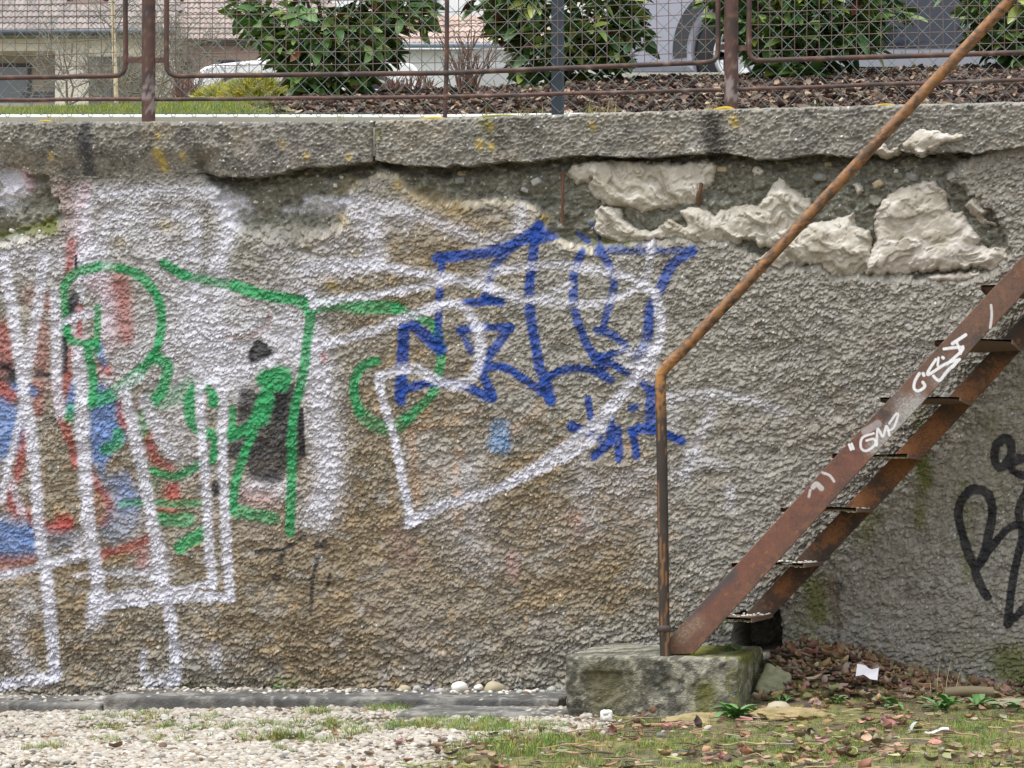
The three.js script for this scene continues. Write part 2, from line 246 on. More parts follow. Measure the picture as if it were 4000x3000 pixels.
{
  const WH = [0.63, 0.63, 0.705], GN = [0.04, 0.31, 0.115], BL = [0.014, 0.058, 0.29], RD = [0.36, 0.065, 0.055], SK = [0.13, 0.25, 0.55], BK = [0.025, 0.025, 0.03], PK = [0.5, 0.26, 0.3], OR = [0.62, 0.3, 0.12], GB = [0.24, 0.28, 0.38];
  const S = wallSheet, s = (p, r, c, a, so, g) => S.stroke(p, r, c, a, so, g);
  // algae and stains that lie on the wall
  const AL = [0.13, 0.14, 0.03], algae = (p, r, a) => s(p, r, AL, a, 0.8, 0.9);
  algae([[3180, 2290], [3200, 2400]], 45, 0.75); algae([[3150, 2420], [3120, 2500]], 60, 0.4); algae([[3590, 1640], [3600, 1800], [3590, 2050]], 28, 0.55); algae([[3600, 1800], [3620, 1880]], 26, 0.8); algae([[3880, 1650], [3890, 1950]], 40, 0.3);
  algae([[3380, 2090], [3410, 2020]], 50, 0.5); algae([[3300, 2610], [3500, 2640], [3650, 2660]], 50, 0.5); algae([[3950, 2600], [4020, 2640]], 90, 0.75); algae([[3760, 1900], [3780, 2260]], 26, 0.45); algae([[3700, 2500], [3900, 2540]], 60, 0.25);
  algae([[0, 925], [120, 905], [200, 890]], 22, 0.85); algae([[180, 880], [200, 900]], 26, 0.9); algae([[2330, 945], [2450, 950]], 22, 0.6); algae([[700, 2690], [820, 2700]], 30, 0.5); algae([[1080, 2670], [1150, 2680]], 30, 0.5);
  s([[3235, 2280], [3280, 2420]], 30, [0.16, 0.1, 0.05], 0.5, 0.7, 0.7); s([[3270, 2270], [3280, 2560]], 7, DARK, 0.6, 0.5, 0.6);
  s([[1330, 760], [1365, 720]], 30, [0.32, 0.24, 0.08], 0.4, 0.8, 0.9); s([[1600, 770], [1800, 830]], 36, [0.3, 0.22, 0.09], 0.5, 0.8, 0.9);
  for (const [a, b, r] of [[640, 880, 26], [470, 940, 26], [1290, 1110, 18], [1340, 860, 30], [1550, 720, 20], [1390, 1000, 14], [1880, 910, 12], [2120, 860, 16]]) s([[a, b], [a + 8, b + 6]], r, [0.42, 0.3, 0.05], 0.55, 0.9, 1);
  // pale weathered wash
  for (const [p, r, a] of [[[[800, 1850], [1100, 2050]], 120, 0.15], [[[1750, 1950], [1850, 2150]], 130, 0.22], [[[2150, 2100], [2350, 2000]], 120, 0.15], [[[1500, 2350], [1700, 2500]], 110, 0.14], [[[2450, 1900], [2560, 2050]], 80, 0.2]]) s(p, r, [0.5, 0.48, 0.5], a * 1.6, 0.95, 0.9);
  // white clouds of old spray
  for (const [p, r, a] of [
    [[[325, 772], [325, 1030]], 42, 0.62], [[[344, 767], [814, 758]], 46, 0.34], [[[860, 803], [895, 880], [860, 962], [850, 1052]], 42, 0.62], [[[705, 835], [750, 853], [760, 962], [723, 998]], 36, 0.5], [[[475, 853], [588, 939], [655, 1007]], 80, 0.4], [[[746, 1120], [769, 1278]], 50, 0.4],
    [[[360, 980], [380, 1090]], 55, 0.6], [[[780, 1230], [880, 1420]], 120, 0.5], [[[700, 1330], [900, 1460]], 90, 0.42], [[[900, 1340], [1000, 1290]], 70, 0.3], [[[1215, 1330], [1255, 1600], [1285, 1850], [1250, 2000]], 68, 0.66], [[[1120, 1230], [1190, 1330]], 60, 0.45], [[[1080, 1330], [1120, 1400]], 60, 0.5], [[[1000, 1900], [1110, 1900]], 40, 0.5],
    [[[1384, 826], [1452, 871], [1470, 1007]], 46, 0.55], [[[1370, 780], [1588, 826], [1768, 894], [1904, 943], [2000, 938], [2035, 885], [2030, 830]], 30, 0.5], [[[1203, 1142], [1226, 1197]], 28, 0.6], [[[1200, 1040], [1320, 1050], [1460, 1020]], 36, 0.6], [[[1080, 1010], [1180, 1100]], 70, 0.3], [[[1080, 1270], [1190, 1310]], 50, 0.4],
    [[[60, 990], [200, 1000], [330, 960]], 60, 0.4], [[[100, 1050], [230, 1050]], 60, 0.3], [[[1190, 800], [1350, 805]], 20, 0.75], [[[1100, 830], [1300, 835]], 16, 0.4], [[[930, 800], [960, 830]], 24, 0.6], [[[20, 700], [70, 730], [20, 780]], 46, 0.7], [[[540, 1380], [470, 1440]], 60, 0.4], [[[420, 1150], [430, 1330]], 40, 0.45],
    [[[2606, 1558], [2768, 1540], [2900, 1560], [3060, 1615]], 22, 0.42], [[[2777, 1612], [2741, 1693], [2705, 1780], [2678, 1856]], 24, 0.42], [[[2705, 1780], [2823, 1825]], 22, 0.35], [[[2850, 1910], [2854, 1983]], 20, 0.4], [[[2290, 1830], [2300, 1900]], 40, 0.3], [[[2400, 1880], [2640, 1860]], 50, 0.2], [[[2620, 1560], [2640, 1680]], 30, 0.3],
    [[[1020, 1720], [1010, 1750]], 30, 0.1], [[[500, 2250], [640, 2190]], 40, 0.3], [[[100, 2350], [60, 2500]], 46, 0.32], [[[108, 2605], [63, 2523]], 32, 0.4], [[[835, 2535], [848, 2599]], 28, 0.45], [[[760, 2500], [700, 2560]], 40, 0.3], [[[590, 2150], [620, 2250]], 50, 0.35],
  ]) s(p, r * 1.05, WH, Math.min(0.8, a * 1.15), 0.95, 0.8);
  for (const [p, r, a] of [
    [[[325, 770], [322, 900], [318, 1040], [310, 1200], [304, 1375]], 30, 0.62], [[[330, 765], [500, 752], [700, 748], [860, 770], [905, 830]], 26, 0.52], [[[905, 830], [885, 950], [860, 1080], [850, 1250], [850, 1500]], 28, 0.56], [[[420, 850], [560, 838], [700, 835], [755, 850], [765, 950], [758, 1100], [765, 1300], [775, 1500]], 25, 0.54], [[[410, 870], [405, 1077], [411, 1438], [440, 1530]], 24, 0.5], [[[500, 900], [620, 1020], [700, 1180]], 120, 0.34], [[[520, 1250], [640, 1460]], 90, 0.34], [[[850, 1100], [960, 1230]], 70, 0.34], [[[940, 1380], [940, 1500]], 50, 0.4], [[[700, 1500], [690, 1640]], 60, 0.4], [[[640, 1640], [720, 1760]], 60, 0.34], [[[1000, 1230], [1120, 1130]], 60, 0.3], [[[1300, 960], [1400, 900]], 60, 0.34], [[[1480, 860], [1600, 870]], 40, 0.3],
    [[[1650, 1750], [1800, 1850]], 70, 0.22], [[[1850, 1780], [1840, 2050]], 60, 0.25], [[[2280, 1900], [2300, 2060]], 40, 0.25], [[[20, 1600], [60, 1900]], 60, 0.25], [[[480, 1900], [500, 2080]], 50, 0.35]]) s(p, r, WH, a, 0.95, 0.85);
  // pink and red
  for (const [p, r, a] of [[[[253, 750], [290, 850], [285, 950]], 50, 0.3], [[[335, 735], [320, 780]], 26, 0.4], [[[80, 650], [105, 740]], 26, 0.45], [[[380, 1103], [430, 1130]], 44, 0.4], [[[440, 1180], [430, 1330]], 44, 0.35], [[[962, 1940], [1040, 1950]], 46, 0.35], [[[0, 2230], [90, 2225]], 30, 0.4], [[[40, 1950], [80, 2000]], 50, 0.4], [[[540, 1600], [520, 1650]], 40, 0.3], [[[2240, 2020], [2260, 2060]], 30, 0.25], [[[1560, 2080], [1590, 2180]], 50, 0.22], [[[2000, 2180], [2010, 2240]], 24, 0.35]]) s(p, r, PK, a, 0.85, 0.7);
  for (const [p, r, a] of [[[[280, 948], [271, 1070]], 22, 0.7], [[[468, 1096], [487, 1216], [494, 1311]], 36, 0.62], [[[0, 1300], [25, 1416]], 52, 0.7], [[[158, 1280], [165, 1438]], 42, 0.5], [[[190, 1150], [190, 1200]], 20, 0.6], [[[114, 1140], [110, 1170]], 30, 0.35], [[[310, 1204], [310, 1305]], 16, 0.8], [[[266, 1438], [253, 1533]], 28, 0.72],
    [[[100, 1690], [75, 1830], [40, 1900], [60, 1980], [130, 2030], [200, 2060], [270, 2055]], 24, 0.82], [[[215, 1500], [240, 1628], [279, 1723], [298, 1818]], 20, 0.78], [[[354, 1840], [392, 1909], [437, 1985], [405, 2042]], 16, 0.75], [[[0, 1502], [40, 1545]], 36, 0.85], [[[152, 1508], [145, 1596]], 32, 0.55], [[[468, 1533], [475, 1628], [494, 1660]], 16, 0.85], [[[405, 1438], [420, 1450]], 25, 0.75], [[[576, 1710], [608, 1799], [658, 1837]], 26, 0.72],
    [[[630, 1995], [680, 2000]], 18, 0.8], [[[392, 2168], [506, 2137], [582, 2105]], 20, 0.72], [[[557, 2156], [551, 2200]], 28, 0.55], [[[0, 2194], [139, 2181]], 26, 0.55], [[[892, 1318], [981, 1311], [1051, 1267], [1051, 1216]], 8, 0.35], [[[1262, 1380], [1266, 1410]], 12, 0.6], [[[380, 2000], [400, 1930]], 40, 0.35]]) s(p, r * 1.06, RD, a * 0.86, 0.75, 0.6);
  s([[291, 1381], [300, 1390]], 30, [0.44, 0.07, 0.06], 0.75, 0.6); s([[240, 2030], [268, 2030]], 28, [0.42, 0.065, 0.055], 0.72, 0.6); s([[671, 1925], [675, 1930]], 34, [0.42, 0.07, 0.06], 0.72, 0.6);
  // blue fields
  S.area([[0, 1545], [50, 1570], [95, 1620], [95, 1690], [60, 1760], [30, 1800], [0, 1790], [-200, 1790], [-200, 1560]], SK, 0.72, 34);
  S.area([[373, 1489], [456, 1533], [456, 1628], [500, 1710], [443, 1755], [405, 1850], [354, 1799], [345, 1628]], SK, 0.74, 30);
  S.area([[354, 1827], [450, 1850], [538, 1921], [551, 2048], [443, 2137], [380, 2080], [437, 1966]], GB, 0.62, 30); S.area([[279, 1489], [304, 1489], [304, 1620], [255, 1620], [260, 1550]], SK, 0.7, 12);
  S.area([[-200, 2016], [0, 2016], [63, 2035], [152, 2054], [152, 2168], [0, 2175], [-200, 2180]], SK, 0.72, 34); S.area([[152, 2060], [304, 2070], [300, 2137], [152, 2168]], GB, 0.5, 30); S.area([[480, 1850], [560, 1930], [540, 2060], [460, 1990]], GB, 0.5, 30);
  s([[60, 1500], [130, 1530]], 26, SK, 0.6, 0.6); s([[386, 1343], [405, 1425]], 16, SK, 0.6, 0.6); s([[480, 1880], [500, 1960]], 40, SK, 0.4, 0.8);
  // black
  s([[290, 1165], [275, 1230]], 19, BK, 0.82, 0.5); s([[253, 1292], [250, 1440]], 14, BK, 0.95, 0.3); s([[298, 1000], [298, 1045]], 6, BK, 0.9, 0.3); s([[272, 1180], [262, 1320]], 12, BK, 0.7, 0.4);
  s([[10, 1425], [40, 1440], [50, 1475]], 22, BK, 0.8, 0.6); s([[150, 1463], [190, 1465]], 15, BK, 0.75, 0.6); s([[0, 1480], [60, 1490]], 13, BK, 0.65, 0.6);
  S.area([[1013, 1324], [1045, 1343], [1070, 1381], [1038, 1406], [975, 1425], [968, 1381], [988, 1343]], BK, 0.97, 10, 0.3);
  S.area([[937, 1508], [1000, 1533], [1140, 1495], [1171, 1533], [1190, 1773], [1165, 1818], [1121, 1837], [1089, 1888], [1026, 1888], [975, 1869], [950, 1786], [886, 1799], [823, 1786], [886, 1710], [924, 1660]], BK, 0.78, 16, 0.7);
  s([[842, 1900], [842, 1925]], 18, BK, 0.9); s([[1175, 1600], [1182, 1780]], 12, BK, 0.9); s([[1110, 1540], [1090, 1600]], 30, BK, 0.7);
  for (const [p, r] of [[[[1190, 2092], [1127, 2137], [1000, 2156]], 9], [[[1110, 2150], [1095, 2200]], 8], [[[1076, 2250], [1082, 2265]], 18], [[[1241, 2181], [1222, 2270], [1215, 2384]], 9], [[[1190, 2258], [1215, 2262]], 7], [[[1291, 2238], [1279, 2289]], 8], [[[1240, 2130], [1270, 2120]], 16]]) s(p, r, BK, 0.72, 0.6, 0.9);
  // green
  for (const [p, r, a] of [[[[253, 1242], [247, 1166], [260, 1103], [310, 1058], [380, 1042]], 21, 0.82], [[[380, 1042], [468, 1046]], 20, 0.5], [[[468, 1046], [544, 1077], [601, 1141], [627, 1204], [627, 1292], [614, 1356], [595, 1394], [557, 1438], [544, 1451]], 20, 0.95], [[[595, 1394], [650, 1420], [650, 1470], [630, 1530], [610, 1560]], 24, 0.9],
    [[[253, 1273], [279, 1324], [329, 1343], [373, 1337]], 18, 0.92], [[[380, 1204], [380, 1368]], 15, 0.8], [[[342, 1368], [354, 1438], [361, 1508], [354, 1571]], 22, 0.92], [[[354, 1571], [443, 1539], [544, 1457]], 28, 0.82], [[[279, 1600], [270, 1620]], 26, 0.7],
    [[[639, 1027], [728, 1077]], 21, 0.97], [[[728, 1077], [810, 1096], [918, 1121]], 20, 0.72], [[[918, 1121], [1045, 1153], [1203, 1178], [1221, 1185]], 22, 0.97], [[[1221, 1197], [1203, 1311], [1190, 1425], [1171, 1520], [1146, 1628], [1139, 1786], [1139, 1921], [1133, 2080]], 20, 0.93],
    [[[1203, 1201], [1316, 1183], [1407, 1192], [1542, 1201]], 28, 0.74], [[[1542, 1201], [1610, 1228], [1678, 1255], [1705, 1292], [1719, 1363], [1723, 1409], [1710, 1463], [1692, 1531], [1655, 1576], [1588, 1639]], 20, 0.8], [[[1588, 1639], [1542, 1675], [1475, 1666], [1407, 1612]], 30, 0.6], [[[1407, 1612], [1384, 1544], [1389, 1477], [1416, 1431], [1470, 1409]], 19, 0.97],
    [[[1045, 1520], [1026, 1596], [987, 1660], [918, 1697], [842, 1704], [772, 1678], [741, 1615], [747, 1539], [804, 1508]], 24, 0.95], [[[1040, 1560], [1015, 1630]], 38, 0.95], [[[835, 1540], [835, 1575]], 24, 0.97], [[[905, 1600], [905, 1690]], 16, 0.92], [[[842, 1723], [829, 1805]], 17, 0.9], [[[987, 1691], [950, 1786], [918, 1888], [905, 1985]], 20, 0.92],
    [[[601, 1843], [684, 1862], [778, 1818]], 19, 0.78], [[[600, 1570], [700, 1540], [745, 1510]], 40, 0.45], [[[551, 1615], [557, 1691]], 25, 0.5], [[[462, 1691], [456, 1729], [411, 1755]], 26, 0.72], [[[481, 1966], [791, 1972]], 15, 0.6], [[[912, 1991], [1000, 2010], [1070, 2023]], 26, 0.72], [[[633, 2029], [734, 2035]], 30, 0.68], [[[702, 2137], [791, 2086]], 28, 0.85], [[[560, 1820], [590, 1900]], 30, 0.3]]) s(p, r, GN, a * 0.95, 0.36, 0.55);
  S.area([[1000, 1470], [1030, 1440], [1090, 1425], [1135, 1440], [1145, 1480], [1120, 1525], [1060, 1530], [1005, 1500]], GN, 0.97, 12, 0.35);
  // orange, pale blue
  for (const [p, r, a] of [[[[1600, 1690], [1625, 1850], [1625, 1960]], 18, 0.5], [[[1620, 1670], [1750, 1650], [1880, 1590]], 14, 0.45], [[[2115, 1575], [2060, 1640], [1980, 1700]], 18, 0.4], [[[1790, 1765], [1800, 1775]], 22, 0.6], [[[1775, 1825], [1780, 1840]], 18, 0.6], [[[1780, 1905], [1790, 1925]], 18, 0.55], [[[1790, 2015], [1795, 2040]], 20, 0.6], [[[2210, 1720], [2180, 1740]], 16, 0.5], [[[2245, 2010], [2255, 2020]], 14, 0.5], [[[2480, 1720], [2460, 1750]], 22, 0.5], [[[1640, 1900], [1720, 1840]], 24, 0.35]]) s(p, r, OR, a * 0.6, 0.9, 0.9);
  s([[1950, 1670], [1960, 1695]], 38, [0.18, 0.31, 0.52], 0.62, 0.5); s([[1945, 1735], [1960, 1740]], 40, [0.18, 0.31, 0.52], 0.68, 0.5);
  // blue tag
  for (const [p, r, a] of [[[[1707, 1009], [1910, 986], [2012, 952], [2100, 891]], 20, 0.95], [[[1727, 1013], [1717, 1121], [1714, 1284], [1720, 1358]], 15, 0.92], [[[1720, 1365], [1680, 1325], [1625, 1277], [1585, 1257]], 23, 0.98], [[[1578, 1264], [1571, 1426], [1564, 1562]], 23, 0.98], [[[1571, 1528], [1639, 1501], [1720, 1494], [1815, 1511], [1876, 1535], [1924, 1555]], 17, 0.96], [[[1924, 1548], [1890, 1474], [1870, 1433]], 18, 0.98], [[[1876, 1433], [1951, 1338], [1992, 1284]], 18, 0.9], [[[1992, 1284], [1876, 1284], [1795, 1291]], 16, 0.9], [[[1802, 1297], [1842, 1379]], 14, 0.75],
    [[[1808, 1189], [1883, 1182], [1958, 1182]], 16, 0.95], [[[1903, 1175], [1903, 1114], [1930, 1047], [1964, 999], [2019, 958]], 18, 0.82], [[[2093, 891], [2080, 1020], [2066, 1155], [2080, 1291], [2107, 1426], [2134, 1494], [2147, 1562]], 20, 0.92], [[[1870, 1440], [1951, 1433], [2025, 1467], [2114, 1528], [2154, 1562]], 16, 0.97], [[[2120, 1494], [2181, 1453], [2263, 1440], [2331, 1453], [2385, 1481]], 16, 0.97], [[[2270, 992], [2242, 1074], [2242, 1189], [2270, 1291], [2317, 1386], [2358, 1433]], 17, 0.9], [[[2344, 979], [2385, 1053], [2398, 1121], [2371, 1223], [2358, 1277]], 15, 0.8], [[[2331, 1284], [2398, 1311], [2446, 1358], [2337, 1392]], 14, 0.92], [[[2337, 1392], [2412, 1426], [2466, 1460], [2548, 1528]], 15, 0.92],
    [[[2331, 986], [2453, 979], [2588, 979], [2700, 979]], 14, 0.6], [[[2703, 979], [2629, 1033], [2581, 1121], [2541, 1209], [2527, 1325], [2487, 1392]], 20, 0.88], [[[2548, 1514], [2541, 1630], [2548, 1677]], 22, 0.9], [[[2297, 1562], [2310, 1650]], 13, 0.97], [[[2236, 1664], [2337, 1704]], 21, 0.98], [[[2385, 1609], [2385, 1711]], 17, 0.95], [[[2412, 1677], [2419, 1786]], 16, 0.92], [[[2385, 1725], [2324, 1779]], 17, 0.97], [[[2466, 1596], [2480, 1590]], 15, 0.9], [[[2466, 1682], [2554, 1677], [2663, 1725]], 17, 0.98], [[[2473, 1697], [2487, 1779]], 15, 0.97], [[[2250, 925], [2290, 955]], 10, 0.8], [[[2300, 885], [2308, 890]], 8, 0.8], [[[2330, 920], [2334, 960]], 8, 0.5]]) s(p, r * 1.05, BL, a * 0.95, 0.36, 0.5);
  S.area([[2100, 868], [2150, 920], [2180, 940], [2110, 950], [2040, 955]], BL, 0.95, 8, 0.35); S.area([[1880, 1150], [1915, 1140], [1965, 1185], [1870, 1190]], BL, 0.92, 8, 0.35);
  // white lines over everything
  for (const [p, r, a] of [
    [[[13, 1008], [70, 1343], [95, 1533], [120, 1691], [142, 1890], [155, 2080], [183, 2270], [196, 2428], [203, 2523], [215, 2637]], 24, 0.9], [[[215, 2643], [63, 2668], [0, 2687]], 20, 0.8], [[[171, 995], [146, 1216], [101, 1470]], 22, 0.75], [[[209, 1140], [221, 1280], [221, 1470], [234, 1615]], 22, 0.8],
    [[[304, 1375], [316, 1533], [323, 1700], [335, 1890], [351, 2080], [380, 2270], [372, 2340]], 27, 0.92], [[[487, 1533], [525, 1691], [560, 1860], [589, 2016], [620, 2175], [639, 2301], [658, 2365], [677, 2491], [690, 2618], [671, 2675]], 24, 0.82], [[[778, 1508], [787, 1700], [804, 1921], [816, 2143], [829, 2289]], 19, 0.86], [[[829, 2283], [665, 2308], [506, 2320], [405, 2340]], 13, 0.85], [[[778, 1508], [808, 1482], [848, 1508], [873, 1565], [867, 1700], [877, 1953], [886, 2143], [899, 2333]], 19, 0.86], [[[905, 2333], [696, 2333], [538, 2352], [400, 2372]], 18, 0.94], [[[380, 2350], [370, 2395]], 34, 0.85], [[[360, 2430], [380, 2410]], 34, 0.45],
    [[[0, 2257], [158, 2213], [304, 2162]], 15, 0.88], [[[170, 2225], [320, 2180]], 12, 0.7], [[[291, 2251], [608, 2238]], 10, 0.6], [[[563, 2548], [557, 2618], [589, 2687], [506, 2706]], 16, 0.6], [[[600, 2680], [680, 2650]], 30, 0.55], [[[82, 1609], [57, 1723], [25, 1850], [13, 1950]], 14, 0.85], [[[25, 1837], [70, 1950], [95, 2030]], 18, 0.6], [[[240, 1261], [354, 1223]], 16, 0.85], [[[918, 1463], [1000, 1435], [1089, 1400]], 17, 0.8], [[[563, 1565], [608, 1660], [633, 1723], [684, 1780]], 26, 0.62], [[[544, 1470], [468, 1527]], 24, 0.55], [[[305, 2100], [308, 2160]], 22, 0.6], [[[600, 2260], [640, 2300]], 16, 0.6],
    [[[1300, 1026], [1503, 1040], [1707, 1080], [1883, 1121], [2046, 1175]], 19, 0.78], [[[1876, 1080], [2080, 1040], [2249, 1047], [2453, 1080], [2561, 1148]], 17, 0.68], [[[2561, 1142], [2581, 1257], [2568, 1358], [2520, 1440], [2419, 1555], [2317, 1657], [2215, 1738], [2046, 1853], [1910, 1921], [1740, 1969], [1600, 2040]], 19, 0.84], [[[2541, 1379], [2453, 1501], [2358, 1664], [2276, 1745], [2181, 1799], [1978, 1894]], 15, 0.8], [[[2080, 1175], [2249, 1189], [2385, 1169], [2507, 1108], [2541, 986], [2530, 930]], 15, 0.66], [[[1225, 1190], [1300, 1169], [1470, 1148], [1680, 1114], [1780, 1085]], 16, 0.85], [[[2046, 1175], [2150, 1150], [2230, 1115]], 14, 0.6],
    [[[1230, 1360], [1300, 1338], [1470, 1284], [1605, 1230], [1741, 1189], [1815, 1209], [1863, 1291], [1876, 1392], [1842, 1481], [1775, 1508], [1707, 1487], [1639, 1447], [1558, 1447], [1479, 1477]], 19, 0.8], [[[1479, 1477], [1497, 1569], [1531, 1684], [1558, 1799], [1606, 2033]], 16, 0.97], [[[1600, 2040], [1650, 2010]], 18, 0.9], [[[2440, 1370], [2480, 1420]], 30, 0.5], [[[2520, 1360], [2550, 1480]], 34, 0.45], [[[1880, 1285], [1870, 1400]], 18, 0.6], [[[1215, 1140], [1222, 1190]], 16, 0.8]]) s(p, r * 1.08, WH, Math.min(0.92, a * 0.97), 0.55, 0.55);
  for (const [p, r] of [[[[3805, 2215], [3770, 2120], [3744, 2006], [3767, 1931], [3815, 1907], [3862, 1931], [3876, 1997], [3862, 2091], [3834, 2186], [3810, 2224], [3829, 2280], [3857, 2328]], 17], [[[3824, 2205], [3881, 2129], [3928, 2073], [3975, 2054], [4010, 2063]], 15], [[[4010, 1915], [3980, 1997], [3994, 2091], [3966, 2214], [3947, 2337], [3937, 2441]], 16], [[[3937, 2441], [4010, 2365]], 15], [[[4010, 1915], [4060, 1880], [4100, 1950], [4050, 2050]], 16], [[[3890, 1745], [3885, 1795], [3905, 1825], [3940, 1795], [3950, 1745], [3925, 1715], [3893, 1740]], 16], [[[4050, 1790], [4000, 1790], [3950, 1815], [3975, 1850], [4040, 1860]], 16]]) s(p, r, BK, 0.96, 0.16, 0.22);
}
const wallTex = wallSheet.texture();
const wallBump = grainBump.clone(); wallBump.repeat.set(12, 6.6); wallBump.needsUpdate = true;
const wallMat = new THREE.MeshStandardMaterial({ map: wallTex, bumpMap: wallBump, bumpScale: 0.0045, roughness: 0.95, side: THREE.DoubleSide });
// ---------------------------------------------------------------- retaining wall
const PX = (x) => 2000 + (x - 0) * 947;               // rough column of a wall point, for ramps along the wall only
function flakes(x, y, s, k) {                         // thrown render: overlapping lumps that stand out at their lower lip
  const wx = x * 36 / s + 1.6 * (fbm(x * 24, y * 30, k, 2) - 0.5), wy = y * 64 / s + 1.6 * (fbm(x * 22 + 9, y * 28, k + 3, 2) - 0.5);
  const c = cells(wx, wy, k + 5), e = clamp((c[1] - c[0]) * 2.0);
  return (0.25 + 0.75 * c[4]) * e * (0.62 - 0.75 * c[3]) + 0.2 * (c[4] - 0.5);
}
function wallZ(x, y) {
  let h = 0.016 * (fbm(x * 2.2, y * 2.6, 60, 3) - 0.5) + 0.012 * (fbm(x * 9, y * 12, 61, 3) - 0.5);
  const low = sstep(0.42, 0.05, y), right = sstep(0.6, 1.2, x);
  const patch = sstep(0.3, 0.72, fbm(x * 4.2 + 3, y * 5.5, 58, 3));                // thick and thin throws
  h += (0.0038 + 0.009 * patch + 0.005 * low) * flakes(x, y, 0.54 + 0.3 * low * patch, 62);
  const cr = fbm(x * 27 + 1.5 * noise(x * 9, y * 9, 57), y * 46, 59, 3), crease = 1 - Math.abs(2 * cr - 1); h -= (0.006 + 0.007 * low) * Math.pow(crease, 9);
  const cr2 = fbm(x * 60, y * 105, 56, 2); h -= 0.0035 * Math.pow(1 - Math.abs(2 * cr2 - 1), 6);
  h += 0.0125 * (fbm(x * 85, y * 130, 63, 3) - 0.5) + 0.014 * (fbm(x * 17, y * 24, 69, 3) - 0.5);
  h += low * 0.03 * (fbm(x * 5, y * 9, 64, 3) - 0.5);
  const m0 = holeMask(0, x, y), m1 = holeMask(1, x, y), m2 = holeMask(2, x, y), m = Math.max(m0, m1);
  if (m > 0) {
    const st = cells(x * 24 + fbm(x * 30, y * 30, 66, 2), y * 30, 65), rock = 0.026 * st[4] * clamp((st[1] - st[0]) * 1.8) * (0.8 - 0.6 * st[3]) + 0.07 * (fbm(x * 14, y * 18, 67, 4) - 0.5) + 0.02 * (fbm(x * 50, y * 75, 68, 3) - 0.5);
    const soft = m1 && x < -0.6 ? sstep(1.88, 1.99, y) : 1;
    const back = lineAt(CRACK, x) - y;                // deepest right under the coping
    h = mix(h, -0.05 * (0.35 + 0.65 * soft) - (m1 ? 0.05 * sstep(0.07, 0.0, back) : 0) + rock, m);
  }
  if (m2 > 0) h -= 0.42 * m2;
  return h;
}
const proud = (x) => sstep(onZ(720, 680)[0], onZ(900, 680)[0], x);
const COLS = []; for (let x = -3.6; x < 3.7;) { COLS.push(x); x += x > -2.32 && x < 2.3 ? 0.0041 : 0.02; }
const retaining = thing('retaining_wall', 'tall rough rendered retaining wall covered in graffiti under the rusty fence', 'wall');
{
  const ny = 540, uvOf = (x, y) => [(x - WX0) / (WX1 - WX0), (y - WY0) / (WY1 - WY0)];
  const face = grid(COLS.length - 1, ny, (i, j) => {
    const x = COLS[i], top = lineAt(CRACK, x) + 0.035 * proud(x), y = mix(-0.22, top, j / ny);
    const z = wallZ(x, y), sag = clamp(z, -0.02, 0.03) * 0.75 * sstep(0, 0.02, top - y);      // lumps hang over a little, as thrown render does
    return { p: [x, y - sag, z], uv: uvOf(x, y) };
  });
  mesh('rendered_face', face, wallMat, retaining);
}
// coping: two long cast lengths that meet in an open joint
const JOINTX = onZ(1466, 560)[0];
const copSheet = new Sheet(2048, 256, WX0, 1.95, WX1, 2.6, (a, b) => onZ(a, b));
copSheet.fill((x, y) => {
  const fine = fbm(x * 95, y * 120, 81, 3), g = cells(x * 80, y * 80, 85); let c = copColour(x, y); if (x > JOINTX) c = mix3(c, [0.3, 0.29, 0.26], 0.25);
  if (g[4] > 0.96) c = mix3(c, [0.66, 0.64, 0.59], sstep(0.4, 0.2, g[0]));
  const k = 0.5 + 1.0 * fine; return [c[0] * k, c[1] * k, c[2] * k];
});
{
  const s = (p, r, c, a) => copSheet.stroke(p, r, c, a, 0.9, 1);
  s([[345, 500], [350, 640], [345, 720]], 30, [0.05, 0.05, 0.055], 0.8); s([[2790, 470], [2800, 590]], 42, [0.055, 0.05, 0.045], 0.8); s([[1940, 500], [1960, 560]], 40, [0.07, 0.065, 0.05], 0.6); s([[2050, 480], [2080, 540]], 50, [0.09, 0.08, 0.06], 0.5);
  for (const [a, b, r] of [[625, 600, 26], [640, 640, 22], [720, 605, 12], [205, 605, 12], [630, 525, 10], [1110, 560, 12], [1205, 605, 14], [1370, 610, 12], [1920, 490, 14], [1880, 560, 18], [1925, 570, 14], [2320, 490, 12], [2870, 470, 20], [1480, 520, 22], [1900, 480, 26]]) s([[a, b], [a + 4, b + 14]], r, a === 1480 || a === 1900 ? [0.16, 0.16, 0.05] : [0.5, 0.37, 0.08], 0.6);
  s([[2600, 490], [2650, 590]], 60, [0.33, 0.31, 0.26], 0.3); s([[1000, 540], [1300, 600]], 80, [0.28, 0.25, 0.25], 0.3); s([[2700, 580], [2740, 590]], 22, [0.6, 0.58, 0.54], 0.5);
}
const copTex = copSheet.texture(), copBump = grainBump.clone(); copBump.repeat.set(14, 1.8); copBump.needsUpdate = true;
const copMat = new THREE.MeshStandardMaterial({ map: copTex, bumpMap: copBump, bumpScale: 0.003, roughness: 0.96, side: THREE.DoubleSide });
function copZ(x, y) {
  const g = cells(x * 58 + fbm(x * 40, y * 40, 70, 2) * 2, y * 66, 71), g2 = cells(x * 120, y * 130, 72);
  return 0.034 + 0.012 * (fbm(x * 2.5, y * 4, 73, 2) - 0.5) + 0.013 * (fbm(x * 13, y * 18, 74, 3) - 0.5) + 0.014 * g[4] * (1 - g[0]) * clamp((g[1] - g[0]) * 2.5) + 0.005 * g2[4] * (1 - g2[0]) + 0.009 * (fbm(x * 70, y * 100, 75, 2) - 0.5);
}
const COPING_BACK = -0.3;
